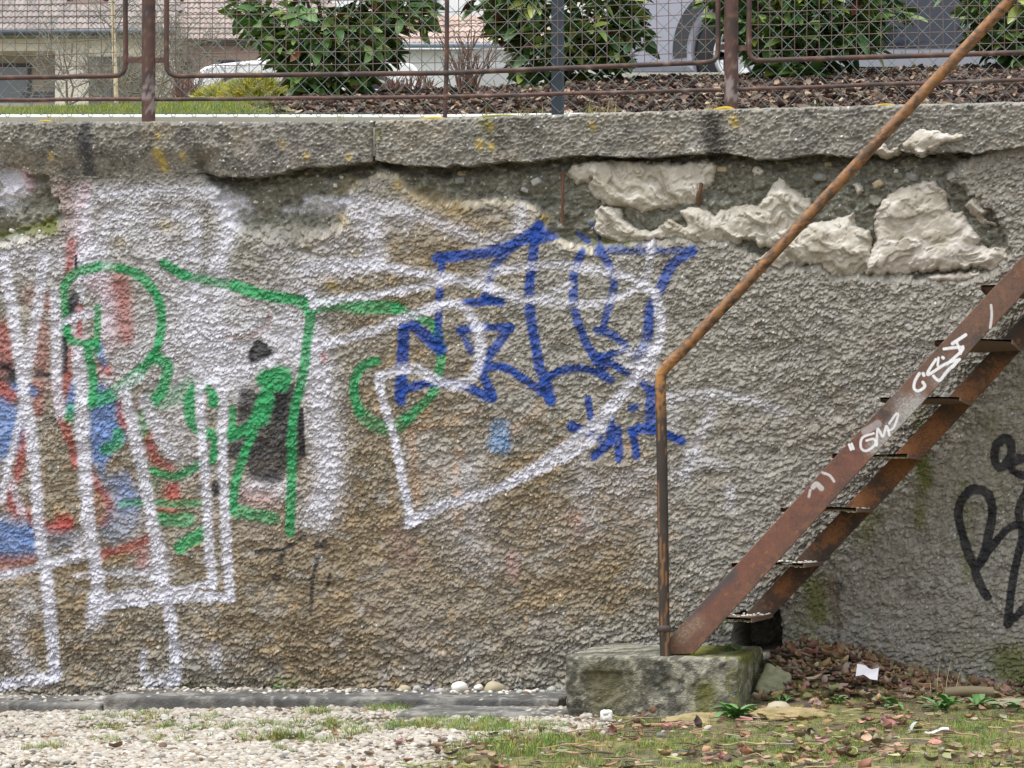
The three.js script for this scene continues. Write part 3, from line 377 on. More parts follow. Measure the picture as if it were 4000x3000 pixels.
function coping(xa, xb) {
  const xs = COLS.filter((x) => x > xa + 0.003 && x < xb - 0.003); xs.unshift(xa); xs.push(xb);
  const nf = 48, nu = 6, nt = 12, uvOf = (x, y) => [(x - WX0) / (WX1 - WX0), (y - 1.95) / 0.65];
  const g = grid(xs.length - 1, nu + nf + nt, (i, j) => {
    const x = xs[i], t = proud(x), lo = lineAt(CRACK, x), hi = lineAt(TOPL, x) + 0.006 * (fbm(x * 30, 3, 76, 3) - 0.5); let y, z;
    const rag = t * 0.012 * (fbm(x * 55, 1, 77, 3) - 0.5), joint = Math.min(1, Math.min(i, xs.length - 1 - i) / 2.5);
    if (j < nu) { y = lo + rag + 0.01 * t * (1 - j / nu); z = mix(-0.16, mix(wallZ(x, lo), copZ(x, lo), t), j / nu); if (t < 0.02) z = wallZ(x, lo) - 0.0015 * (nu - j); }
    else if (j <= nu + nf) { const v = (j - nu) / nf; y = mix(lo + rag, hi, v); z = mix(wallZ(x, y), copZ(x, y), Math.max(t, sstep(0, 0.12, y - lo))); if (v > 0.93) z -= 0.012 * ((v - 0.93) / 0.07) ** 2; z -= 0.02 * (1 - joint); }
    else { const v = (j - nu - nf) / nt; y = hi + 0.006 * (fbm(x * 40, v * 9, 78, 3) - 0.3); z = mix(copZ(x, hi) - 0.014, COPING_BACK, v); }
    return { p: [x, y, z], uv: uvOf(x, j > nu + nf ? hi - (z) * 0.5 : y) };
  });
  return g;
}
const JOINT = onZ(1466, 560)[0];
mesh('coping_block', coping(-3.6, JOINT - 0.004), copMat, retaining);
mesh('coping_block', coping(JOINT + 0.004, 3.68), copMat, retaining);

// pale mortar thrown into the broken band, one lump of it after another
const mp = (pts) => pts.map(([a, b]) => onZ(2000 + 1.575 * a, 500 + 1.575 * b, 0));
const MORTAR = [
  [mp([[130, 105], [150, 92], [175, 85], [240, 75], [300, 80], [400, 85], [480, 80], [508, 92], [490, 130], [470, 160], [455, 185], [400, 195], [360, 200], [320, 210], [285, 190], [245, 190], [200, 175], [178, 150], [195, 130], [160, 135], [135, 120]]), 0.034, 0],
  [mp([[200, 205], [215, 188], [270, 195], [275, 230], [300, 245], [340, 255], [385, 225], [430, 240], [410, 205], [440, 190], [490, 200], [500, 215], [520, 200], [560, 190], [605, 190], [640, 150], [660, 120], [690, 150], [735, 170], [740, 200], [725, 245], [700, 285], [660, 300], [610, 290], [580, 270], [545, 300], [520, 285], [470, 290], [420, 285], [380, 275], [320, 282], [280, 285], [240, 275], [205, 260]]), 0.038, 1],
  [mp([[590, 330], [640, 300], [700, 265], [735, 235], [760, 228], [800, 222], [845, 212], [855, 240], [888, 255], [895, 330], [875, 368], [830, 378], [795, 374], [775, 352], [765, 338], [720, 342], [690, 332], [662, 356], [640, 345]]), 0.055, 2],
  [mp([[895, 210], [920, 175], [955, 145], [1000, 135], [1045, 133], [1075, 155], [1085, 200], [1120, 215], [1145, 250], [1165, 275], [1150, 290], [1225, 300], [1230, 320], [1200, 355], [1150, 345], [1080, 355], [1000, 355], [940, 365], [880, 365], [870, 330], [900, 290]]), 0.052, 3],
  [mp([[1025, 370], [1060, 360], [1160, 352], [1165, 375], [1100, 385], [1040, 382]]), 0.055, 4],
  [mp([[965, 40], [990, 22], [1000, 5], [1060, 5], [1070, 15], [1125, 17], [1120, 30], [1080, 40], [1060, 50], [1020, 70], [985, 55]]), 0.03, 5],
  [mp([[905, 62], [925, 40], [935, 58], [960, 52], [950, 70], [915, 72]]), 0.025, 6],
  [mp([[845, 140], [862, 130], [868, 155], [855, 172]]), 0.02, 7],
  [mp([[1120, 190], [1150, 165], [1190, 150], [1200, 175], [1170, 215], [1200, 240], [1160, 235]]), 0.022, 8],
];
const mortarMat = vcol(0.92, { bumpMap: (() => { const t = grainBump.clone(); t.repeat.set(3, 3); t.needsUpdate = true; return t; })(), bumpScale: 0.0012 });
MORTAR.forEach(([poly, thick, k]) => {
  const x0 = Math.min(...poly.map((p) => p[0])) - 0.02, x1 = Math.max(...poly.map((p) => p[0])) + 0.02, y0 = Math.min(...poly.map((p) => p[1])) - 0.02, y1 = Math.max(...poly.map((p) => p[1])) + 0.02;
  const st = 0.0042, nx = Math.ceil((x1 - x0) / st), ny = Math.ceil((y1 - y0) / st), onCoping = k === 5 || k === 6, flat = k === 3 || k === 5 || k === 4;
  const ang = flat ? 0.15 : -0.7, ca = Math.cos(ang), sa = Math.sin(ang), keep = new Uint8Array((nx + 1) * (ny + 1));
  const g = grid(nx, ny, (i, j) => {
    const x = x0 + (x1 - x0) * i / nx, y = y0 + (y1 - y0) * j / ny, d = polyDist(poly, x, y) + 0.03 * (fbm(x * 42, y * 42, 90 + k, 4) - 0.5);
    const u = x * ca + y * sa, v = -x * sa + y * ca, wu = u + 0.05 * (fbm(x * 14, y * 14, 91 + k, 3) - 0.5), wv = v + 0.09 * (fbm(x * 9 + 3, y * 11, 92 + k, 3) - 0.5);
    const terr = (v, n) => { const q = v * n, f = Math.floor(q), r = q - f; return (f + sstep(0.0, 0.07, r) + 0.1 * (r - 1)) / n; };
    const big = terr(fbm(wu * (flat ? 7 : 8), wv * (flat ? 12 : 19), 93 + k, 2), 6), mid = terr(fbm(wu * 15 + 5, wv * (flat ? 24 : 34), 94 + k, 2), 4), e = sstep(-0.002, 0.012, d), base = onCoping ? 0.03 : -0.045;
    let z = base + thick * (0.55 + 0.45 * sstep(0, 0.06, d)) * Math.sqrt(e) + e * ((flat ? 0.052 : 0.062) * (big - 0.5) + (flat ? 0.018 : 0.022) * (mid - 0.5) + 0.003 * (fbm(x * 90, y * 90, 97 + k, 2) - 0.5));
    if (d < -0.003) z = base - 0.06; else keep[j * (nx + 1) + i] = 1;
    const t = fbm(x * 18, y * 20, 98 + k, 4), b = fbm(x * 60, y * 60, 99 + k, 2), w = mix3([0.42, 0.385, 0.32], flat ? [0.57, 0.53, 0.475] : [0.55, 0.52, 0.455], sstep(0.38, 0.64, t)), br = sstep(0.55, 0.72, fbm(x * 22 + 4, y * 26, 100 + k, 4)) * 0.55;
    const c = mix3(w, [0.3, 0.26, 0.19], br), q = 0.9 + 0.2 * b; return { p: [x, y, z], uv: [x / 1.2, y / 1.2], c: [c[0] * q, c[1] * q, c[2] * q] };
  });
  const I = g.index.array, out = []; for (let q = 0; q < I.length; q += 3) if (keep[I[q]] || keep[I[q + 1]] || keep[I[q + 2]]) out.push(I[q], I[q + 1], I[q + 2]);
  g.setIndex(out); mesh('mortar_patch', g, mortarMat, retaining);
});
// loose stones and flakes lodged in the broken band, and two rusted iron bars
function stoneGeo(k, sx, sy, sz, detail = 2) {
  const g = mergeVertices((() => { const q = new THREE.IcosahedronGeometry(1, detail); q.deleteAttribute('uv'); q.deleteAttribute('normal'); return q; })(), 1e-4), p = g.attributes.position;
  for (let i = 0; i < p.count; i++) {
    const x = p.getX(i), y = p.getY(i), z = p.getZ(i); let r = 0.72 + 0.5 * fbm(x * 1.3 + z * 0.9 + k * 3.7, y * 1.3 - z * 0.7 + k, 110 + k, 3);
    p.setXYZ(i, x * r * sx, y * r * sy, z * r * sz);
  }
  g.computeVertexNormals(); return g;
}
{
  reseed(77);
  const greys = [std(0.42, 0.42, 0.41, 0.9), std(0.26, 0.27, 0.26, 0.92), std(0.62, 0.6, 0.55, 0.9), std(0.4, 0.33, 0.22, 0.92)], geos = [0, 1, 2, 3].map((k) => { const g = roughBox(1.5, 1.0, 1.1, 0.28, 0.2, 0.35, 300 + k, 1.6); g.translate(0, -0.5, 0); return g; });
  for (const [a, b, r, m] of [[2095, 710, 26, 0], [2050, 742, 16, 0], [2075, 690, 14, 0], [835, 715, 12, 2], [848, 730, 12, 0], [1185, 678, 12, 3], [1235, 685, 10, 0], [1265, 690, 14, 0], [1300, 680, 10, 0], [1330, 690, 10, 2], [1275, 715, 16, 1], [1310, 722, 15, 2], [1335, 708, 8, 3], [1800, 675, 16, 3], [1790, 705, 24, 1], [1940, 768, 12, 2], [1975, 772, 10, 2], [1450, 670, 14, 0], [2960, 665, 22, 2], [2905, 650, 20, 3], [3430, 720, 26, 3], [3500, 670, 12, 2], [3350, 720, 12, 2], [3230, 640, 18, 3], [1000, 790, 10, 2], [40, 900, 12, 2], [110, 910, 12, 2], [160, 905, 10, 2], [85, 918, 8, 2], [1545, 680, 12, 1], [1620, 730, 12, 1], [890, 700, 14, 1], [2630, 700, 22, 1], [2720, 690, 26, 1], [2680, 745, 20, 3], [2820, 660, 20, 3], [3200, 690, 22, 1], [3560, 690, 24, 1], [3300, 660, 16, 1]]) {
    const [x, y] = onZ(a, b, -0.03), o = mesh('embedded_stone', geos[Math.floor(rnd() * 4)], greys[m], retaining); o.position.set(x, y, wallZ(x, y) + 0.004); o.scale.setScalar(r * 0.00105); o.scale.x *= rr(1, 1.3); o.rotation.set(rr(-0.3, 0.3), rr(0, 6), rr(-0.6, 0.6));
  }
  const rust = std(0.13, 0.06, 0.035, 0.95);
  const [x, y] = onZ(2197, 665, 0), [x2, y2] = onZ(2200, 880, 0);
  mesh('iron_bar', tube([[x, y, -0.01], [x + 0.002, (y + y2) / 2 + 0.04, 0.003], [x2 - 0.004, (y + y2) / 2 - 0.05, -0.002], [x2, y2, -0.012]], 0.006, 7, 24), rust, retaining);
  const [x3, y3] = onZ(2740, 715, 0), [x4, y4] = onZ(2728, 800, 0); mesh('iron_bar', tube([[x3, y3, 0.0], [(x3 + x4) / 2, (y3 + y4) / 2, 0.004], [x4, y4, -0.02]], 0.008, 7, 16), rust, retaining);
}
// ---------------------------------------------------------------- steel staircase with one pipe handrail
const ZO = 0.70, ZI = 0.045, ZR = 0.745;
const stairs = thing('steel_staircase', 'rusty open steel staircase with one bent pipe handrail climbing along the wall', 'staircase');
function rustFill(S, base, dark, light, k, dk = 0.5) {
  S.fill((x, y) => {
    const a = fbm(x * 7, y * 7, k, 4), b = fbm(x * 26, y * 30, k + 1, 4), f = fbm(x * 150, y * 150, k + 2, 2), o = fbm(x * 40, y * 44, k + 3, 3);
    let c = mix3(base, dark, sstep(dk - 0.08, dk + 0.18, a)); c = mix3(c, light, sstep(0.56, 0.72, o) * 0.75); c = mix3(c, dark, sstep(0.58, 0.78, b) * 0.6);
    const q = 0.75 + 0.5 * f; return [c[0] * q, c[1] * q, c[2] * q];
  });
}
function plate(poly, z, th, S, name, extra = {}) {
  const sh = new THREE.Shape(poly.map(([a, b]) => new THREE.Vector2(a, b)));
  const g = new THREE.ExtrudeGeometry(sh, { depth: th - 0.004, bevelEnabled: true, bevelThickness: 0.002, bevelSize: 0.002, bevelSegments: 1 }); g.translate(0, 0, z - th / 2);
  const p = g.attributes.position, U = new Float32Array(p.count * 2); for (let i = 0; i < p.count; i++) { U[i * 2] = (p.getX(i) - S.x0) / (S.x1 - S.x0); U[i * 2 + 1] = (p.getY(i) - S.y0) / (S.y1 - S.y0); }
  g.setAttribute('uv', new THREE.BufferAttribute(U, 2));
  return mesh(name, g, new THREE.MeshStandardMaterial({ map: S.texture(), roughness: 0.72, metalness: 0.1, bumpMap: (() => { const t = grainBump.clone(); t.repeat.set(9, 9); t.needsUpdate = true; return t; })(), bumpScale: 0.0006, ...extra }), stairs);
}
{ // outer stringer with its paint-marker tags
  const mapO = (a, b) => onZ(a, b, ZO + 0.005), poly = [[2600, 2512], [2632, 2476], [3262, 1788], [4000, 1000], [4700, 255], [4700, 400], [4000, 1140], [3402, 1788], [2730, 2528], [2706, 2552], [2600, 2556]].map(([a, b]) => mapO(a, b));
  const [x0, y1] = mapO(2560, 200), [x1, y0] = mapO(4760, 2600);
  const S = new Sheet(1400, 1500, x0, y0, x1, y1, mapO);
  rustFill(S, [0.15, 0.08, 0.055], [0.07, 0.054, 0.048], [0.22, 0.105, 0.055], 130, 0.54);
  const s = (p, r, c, a, so = 0.3, g = 0.3) => S.stroke(p, r, c, a, so, g);
  s([[2700, 2430], [3262, 1850], [3420, 1700]], 60, [0.2, 0.078, 0.055], 0.55, 0.9, 0.8); s([[2680, 2400], [2780, 2300], [2850, 2240]], 34, [0.075, 0.07, 0.075], 0.75, 0.7, 0.8); s([[2660, 2480], [2720, 2430]], 30, [0.33, 0.24, 0.17], 0.5, 0.7, 0.8); s([[3560, 1520], [3900, 1130]], 50, [0.17, 0.1, 0.07], 0.5, 0.9, 0.8);
  s([[2760, 2230], [3300, 1690], [3700, 1270]], 18, [0.055, 0.05, 0.052], 0.55, 0.8, 0.9); s([[3590, 1560], [3480, 1690], [3420, 1750]], 30, [0.42, 0.41, 0.4], 0.62, 0.8, 0.7); s([[3660, 1490], [3720, 1420]], 26, [0.4, 0.39, 0.38], 0.35, 0.8, 0.7); s([[3530, 1580], [3560, 1600]], 40, [0.4, 0.39, 0.37], 0.5, 0.8, 0.7);
  for (let i = 0; i < 8; i++) { const t = hash(i, 5), a = 2700 + t * 1300, b = 2470 - t * 1320 + 90 * (hash(i, 6) - 0.3); s([[a, b], [a + 6, b - 6]], 3 + 4 * hash(i, 7), [0.3, 0.13, 0.05], 0.6, 0.7, 0.8); }
  const W = [0.82, 0.82, 0.84], w = (p, r = 5.5, a = 0.95) => S.stroke(p, r, W, a, 0.25, 0.12);
  w([[3591, 1459], [3574, 1489], [3571, 1517], [3588, 1527], [3612, 1510], [3605, 1493]]); w([[3606, 1459], [3609, 1466]]);
  w([[3656, 1404], [3629, 1445], [3629, 1462], [3694, 1421], [3748, 1404]]); w([[3748, 1404], [3700, 1450], [3670, 1486], [3646, 1469]]); w([[3666, 1397], [3663, 1428]], 4.5); w([[3682, 1396], [3685, 1399]], 6); w([[3687, 1363], [3762, 1360], [3700, 1421]]); w([[3762, 1353], [3752, 1382]], 4.5); w([[3721, 1342], [3772, 1308]], 6.5); w([[3736, 1332], [3752, 1377]], 4.5); w([[3740, 1412], [3722, 1434]], 5);
  w([[3871, 1192], [3874, 1230], [3868, 1281]], 4.5, 0.7); w([[3413, 1693], [3369, 1710], [3363, 1748], [3385, 1761], [3418, 1737], [3413, 1715], [3385, 1721]], 4.5, 0.85); w([[3424, 1740], [3429, 1676], [3448, 1704], [3463, 1665], [3474, 1699]], 4.5, 0.85); w([[3474, 1654], [3501, 1616], [3507, 1627], [3490, 1671], [3468, 1682]], 4.2, 0.8); w([[3317, 1737], [3324, 1756]], 4.5); w([[3327, 1734], [3334, 1753]], 4.5);
  w([[3214, 1847], [3240, 1857], [3258, 1880]], 5, 0.6); w([[3176, 1903], [3190, 1890], [3209, 1908]], 9, 0.55); w([[3165, 1915], [3160, 1940]], 5, 0.5); w([[3380, 1685], [3430, 1655]], 14, 0.3);
  plate(poly, ZO, 0.014, S, 'stringer');
}
{ // inner stringer against the wall
  const mapI = (a, b) => onZ(a, b, ZI), R = [[4700, 610], [4000, 1352], [3795, 1577], [3601, 1788], [3410, 1990], [3215, 2195], [3020, 2400]], poly = [...R.map(([a, b]) => mapI(a, b)), ...[[2915, 2398], [3295, 1990], [3487, 1788], [3880, 1365], [4600, 590]].map(([a, b]) => mapI(a, b))];
  const [x0, y1] = mapI(2780, 540), [x1, y0] = mapI(4760, 2580), S = new Sheet(900, 960, x0, y0, x1, y1, mapI);
  rustFill(S, [0.1, 0.062, 0.043], [0.055, 0.046, 0.04], [0.24, 0.11, 0.05], 140, 0.5);
  for (const [a, b, r] of [[3500, 1840, 60], [3560, 1760, 50], [3640, 1690, 50], [3360, 1960, 50], [3250, 2090, 40], [3900, 1480, 46], [3760, 1560, 40], [3050, 2300, 30]]) S.stroke([[a, b], [a + 20, b - 20]], r, [0.33, 0.14, 0.05], 0.65, 0.9, 0.9);
  plate(poly, ZI, 0.012, S, 'stringer', { roughness: 0.8 });
}
const rimBar = (x, y) => { const g = box(-0.002, 0.002, -0.012, 0.003, 0, ZO - ZI - 0.016); g.rotateX(-0.0245); g.translate(x, y, ZI + 0.008); return g; };
const treadTop = std(0.15, 0.095, 0.065, 0.8, { side: THREE.DoubleSide });
const gritGeo = stoneGeo(3, 1, 0.6, 1, 1), gritMat = std(0.7, 0.68, 0.62, 0.9);
{
  reseed(9);
  const ys = [[3988, 1366, 3632], [3795, 1577, 3420], [3601, 1788, 3232], [3410, 1990, 3030], [3215, 2196, 2838], [3020, 2400, 2665]];
  for (const t of ys) t[2] += 16;
  ys.unshift([4182, 1160, 3830], [4380, 950, 4030]);
  for (const [px, py, pn] of ys) {
    const [xb, y] = onZ(px, py, ZI), xn = onZ(pn, py, ZO)[0], bend = 0.006;
    const g = grid(8, 14, (i, j) => { const u = i / 8, v = j / 14, z = mix(ZI + 0.004, ZO - 0.008, v); return { p: [mix(xn, xb, u), y + 0.016 * v + bend * Math.sin(u * 3.1) * Math.sin(v * 3.1 + px) + 0.004 * (fbm(u * 4, v * 5, px, 2) - 0.5), z] }; });
    const top = mesh('tread', g, treadTop, stairs); top.geometry.translate(0, 0.0035, 0);
    const under = g.clone().translate(0, -0.007, 0), rim = mergeGeometries([under, rimBar(xn, y), rimBar(xb, y)].map((q) => { const n = q.index ? q.toNonIndexed() : q; n.deleteAttribute('color'); return n; }));
    mesh('tread_edge', rim, treadTop, top);
    if (py > 1700) { const parts = []; for (let q = 0; q < 110; q++) { const s = rr(0.003, 0.008), gg = gritGeo.clone().scale(s, s, s).rotateY(rr(0, 6)); gg.translate(mix(xn + 0.02, xb - 0.01, 1 - rnd() * rnd()), y + 0.005, rr(ZI + 0.02, ZO - 0.03)); parts.push(gg); } const m = mesh('grit', mergeGeometries(parts), gritMat, top); m.userData.kind = 'stuff'; }
  }
}
{ // handrail: an upright in the block, bent over into the sloping rail
  const at = (a, b) => { const [x, y] = onZ(a, b, ZR); return [x, y, ZR]; };
  const path = [at(2600, 2572), at(2594, 2400), at(2589, 2000), at(2583, 1640), at(2580, 1510), at(2583, 1464), at(2602, 1434), at(2660, 1375), at(2900, 1122), at(3345, 642), at(3950, -4), at(4600, -698)];
  const c = new THREE.CatmullRomCurve3(path.map((p) => new THREE.Vector3(...p)), false, 'centripetal'), g = new THREE.TubeGeometry(c, 520, 0.0212, 18, false);
  paintVerts(g, (x, y, z, n) => {
    const bend = path[5][1], s = y < bend ? 0 : 1, u = s ? (x + y) * 0.7 : y, v = Math.atan2(n[2], n[0] - n[1] * s) * 0.02;
    const a = fbm(u * 14, v * 30, 150, 3), st = fbm(v * 130 + 9, u * 9, 151, 4), sp = fbm(u * 70, v * 80, 152, 3);
    if (s || y > bend - 0.06) { let q = mix3([0.22, 0.115, 0.055], [0.1, 0.058, 0.035], sstep(0.42, 0.62, a)); q = mix3(q, [0.34, 0.155, 0.05], sstep(0.5, 0.66, sp) * 0.8); q = mix3(q, [0.06, 0.042, 0.035], sstep(0.58, 0.7, fbm(u * 42, v * 60, 153, 3)) * 0.8); const e = sstep(0.16, 0, Math.abs(y - bend)); q = mix3(q, [0.42, 0.2, 0.06], e * sstep(0.42, 0.55, sp)); return q; }
    let q = mix3([0.032, 0.026, 0.022], [0.06, 0.042, 0.032], a); q = mix3(q, [0.3, 0.14, 0.05], sstep(0.62, 0.68, st) * 0.8); const e = sstep(0.22, 0.02, bend - y); return mix3(q, [0.42, 0.2, 0.06], e * sstep(0.35, 0.5, sp));
  });
  const rail = mesh('handrail', g, vcol(0.62, { metalness: 0.1 }), stairs);
  const [x, y] = onZ(2594, 2455, ZR); const col = new THREE.LatheGeometry([[0.0215, -0.012], [0.027, -0.01], [0.028, 0.0], [0.027, 0.01], [0.0215, 0.012]].map(([a, b]) => new THREE.Vector2(a, b)), 20); col.translate(x, y, ZR); mesh('collar', col, std(0.07, 0.05, 0.045, 0.7), rail);
  const [fx, fy] = onZ(2640, 2530, ZO); mesh('foot_plate', box(onZ(2618, 2530, ZO)[0], fx + 0.045, fy - 0.04, fy + 0.035, ZO - 0.03, ZO - 0.008), std(0.1, 0.05, 0.032, 0.85), stairs);
}
// ---------------------------------------------------------------- concrete foot block and paving at the wall's foot
const blockBase = onZ(2550, 2822, 0.78)[1] - 0.03, blockTop = onZ(2550, 2566, 0.78)[1];
{
  const xa = onZ(2208, 2600, 0.78)[0], xb = onZ(2884, 2600, 0.78)[0], w = xb - xa, h = blockTop - blockBase, d = 0.72, g = roughBox(w, h, d, 0.0055, 0.016, 0.0065, 160, 40);
  const p = g.attributes.position, front = [];
  for (let i = 0; i < p.count; i++) { const x = p.getX(i), y = p.getY(i), z = p.getZ(i); if (z > 0.2) { const u = x / w + 0.5, v = y / h, rec = sstep(0, 0.02, polyDist([[0.06, 0.45], [0.1, 0.78], [0.34, 0.8], [0.36, 0.5], [0.2, 0.3]], u, v)), rec2 = sstep(0, 0.03, polyDist([[0.5, 0.6], [0.55, 0.5], [0.66, 0.55], [0.7, 0.66], [0.6, 0.75]], u, v)); p.setZ(i, z - 0.012 * rec - 0.01 * rec2); if (u < 0.14 && v < 0.25) p.setXYZ(i, x + (0.14 - u) * 0.5 * (0.25 - v), y, z - 0.1 * (0.25 - v)); } }
  g.computeVertexNormals();
  const at = (a, b) => onZ(a, b, 0.78);
  g.translate((xa + xb) / 2, blockBase, 0.78 - d / 2);
  const spots = [[2400, 2680, 90, 0], [2350, 2740, 60, 0], [2760, 2700, 45, 1], [2750, 2780, 40, 1], [2930, 2620, 40, 1], [2330, 2640, 50, 0]].map(([a, b, r, k]) => [...at(a, b), r * 0.001, k]);
  paintVerts(g, (x, y, z, n) => {
    const a = fbm(x * 9 + z * 5, y * 11 + z * 4, 161, 4), b = fbm(x * 60 + z * 31, y * 60 - z * 40, 162, 3), sp = noise(x * 230 + z * 90, y * 230 + z * 170, 163);
    let c = mix3([0.27, 0.26, 0.225], [0.1, 0.096, 0.08], sstep(0.38, 0.6, a)); c = mix3(c, [0.36, 0.34, 0.29], sstep(0.56, 0.68, b) * 0.75); c = mix3(c, [0.04, 0.04, 0.036], sstep(0.5, 0.62, fbm(x * 30 + z * 17, y * 30 + z * 9, 164, 4)) * 0.75);
    for (const [sx, sy, r, k] of spots) { const e = Math.exp(-((x - sx) ** 2 + (y - sy) ** 2) / (r * r)) * (0.5 + b); c = mix3(c, k ? [0.13, 0.13, 0.02] : [0.11, 0.1, 0.055], clamp(e * 0.8)); }
    if (x > xb - 0.25 && y > blockTop - 0.035 && z < 0.74) c = mix3(c, [0.13, 0.14, 0.02], sstep(0.4, 0.55, a + 0.1));
    if (x > xb - 0.05) c = mix3(c, [0.12, 0.125, 0.04], sstep(0.35, 0.6, b) * 0.8);
    if (sp > 0.95) c = mix3(c, [0.42, 0.4, 0.37], 0.5); const kk = 0.6 + 0.8 * fbm(x * 120 + z * 70, y * 120 + z * 50, 165, 2); return [c[0] * kk, c[1] * kk, c[2] * kk * 0.92];
  });
  tag(mesh('concrete_block', g, vcol(0.95, { bumpMap: grainBump, bumpScale: 0.005 }), null), 'mossy weathered concrete block carrying the foot of the handrail and stairs', 'concrete block');
}
const groundLine = [[-6, -0.095], [-2.1, -0.074], [-1, -0.028], [0, -0.012], [0.4, -0.002], [1, 0.015], [2.2, 0.05], [6, 0.1]];
function groundY(x, z) {
  let y = lineAt(groundLine, x);
  if (z < 3) { const mound = onZ(3150, 2600, 0)[0]; y += 0.17 * Math.exp(-(((x - mound) / (x < mound ? 0.35 : 0.42)) ** 2)) * Math.exp(-((Math.max(0, z) / 0.42) ** 2)) + 0.03 * sstep(0.7, 1.6, x) * Math.exp(-((z / 0.8) ** 2)); }
  const far = sstep(40, 4, Math.hypot(x, z)); return y + far * (0.03 * (fbm(x * 1.6, z * 1.6, 170, 3) - 0.5) + 0.012 * (fbm(x * 8, z * 8, 171, 3) - 0.5)) - 0.012;
}
{
  const slabCol = (x, y, z, n) => { const a = fbm(x * 6, z * 9, 180, 4), b = fbm(x * 40, z * 60, 181, 3); let c = mix3([0.1, 0.098, 0.094], [0.22, 0.21, 0.19], sstep(0.4, 0.64, a)); c = mix3(c, [0.34, 0.32, 0.28], sstep(0.58, 0.72, b) * 0.6); c = mix3(c, [0.07, 0.066, 0.058], sstep(0.52, 0.66, fbm(x * 22, y * 40 + z * 22, 185, 4)) * 0.7); if (n[1] > 0.7 && noise(x * 130, z * 150, 182) > 0.92) c = [0.5, 0.48, 0.43]; return c; };
  const y1 = onZ(1000, 2724, 0.3)[1];
  const place = (xa, xb, za, zb, yt, th, tilt, k) => { const g = roughBox(xb - xa, th, zb - za, 0.011, 0.012, 0.008, 183 + k, 26); g.rotateZ(tilt); g.translate((xa + xb) / 2, yt - th, (za + zb) / 2); paintVerts(g, slabCol); return mesh('paving_slab', g, vcol(0.85, { bumpMap: grainBump, bumpScale: 0.004 }), null); };
  const xe = onZ(2212, 2700, 0.3)[0];
  tag(place(-1.62, xe, 0.03, 0.44, 0.024, 0.07, 0.012, 0), 'dark concrete slab lying along the wall foot, pebbles and dirt on it', 'paving slab');
  tag(place(-3.5, -1.63, 0.04, 0.40, -0.028, 0.06, 0.008, 2), 'sunken dark slab at the wall foot below the white graffiti lines', 'paving slab');
  tag(place(onZ(1560, 2770, 0.8)[0], onZ(2200, 2770, 0.8)[0], 0.45, 0.86, 0.004, 0.05, 0.006, 1), 'short grey slab with a broken edge butting against the concrete block', 'paving slab');
}
// ---------------------------------------------------------------- ground in front of the wall
const gravelness = (x, z) => { const edge = onY(1900, 2900, 0)[0] + 0.25 - 0.28 * (z - 0.8) + 0.5 * (fbm(x * 2.5, z * 2, 190, 3) - 0.5); return sstep(edge + 0.18, edge - 0.18, x); };
{
  const xs = [], zs = []; let s;
  for (let x = -2.7; x <= 2.8; x += 0.018) xs.push(x); s = 0.03; for (let x = 2.8; x < 600;) { x += s; s *= 1.22; xs.push(x); } s = 0.03; for (let x = -2.7; x > -600;) { x -= s; s *= 1.22; xs.unshift(x); }
  for (let z = -0.06; z <= 3.3; z += 0.018) zs.push(z); s = 0.03; for (let z = 3.3; z < 600;) { z += s; s *= 1.22; zs.push(z); } zs.reverse();
  const g = grid(xs.length - 1, zs.length - 1, (i, j) => {
    const x = xs[i], z = zs[j], a = fbm(x * 5, z * 5, 191, 4), b = fbm(x * 50, z * 50, 192, 3), gv = gravelness(x, z);
    let soil = mix3([0.11, 0.085, 0.05], [0.18, 0.165, 0.055], sstep(0.42, 0.62, a)); soil = mix3(soil, [0.075, 0.055, 0.035], sstep(0.55, 0.7, b));
    const c = mix3(soil, mix3([0.13, 0.1, 0.065], [0.25, 0.2, 0.135], b), gv); return { p: [x, groundY(x, z), z], c };
  });
  struct(mesh('ground', g, vcol(0.97), null));
}
function instanced(name, geo, mat, list) {         // list of {p, q, s:[x,y,z], c}
  const m = new THREE.InstancedMesh(geo, mat, list.length), o = new THREE.Object3D(); m.name = uniq(name); m.castShadow = m.receiveShadow = true;
  list.forEach((e, i) => { o.position.set(...e.p); if (e.q) o.quaternion.copy(e.q); else o.rotation.set(...e.r); o.scale.set(...e.s); o.updateMatrix(); m.setMatrixAt(i, o.matrix); if (e.c) m.setColorAt(i, new THREE.Color().setRGB(...e.c)); });
  scene.add(m); return m;
}
const inSlab = (x, z) => (z < 0.43 && x < 0.16) || (z < 0.87 && x > onZ(1560, 2770, 0.8)[0] && x < 0.2);
const bxa = onZ(2208, 2600, 0.78)[0], bxb = onZ(2884, 2600, 0.78)[0];
const inBlock = (x, z) => x > bxa - 0.02 && x < bxb + 0.02 && z < 0.8;
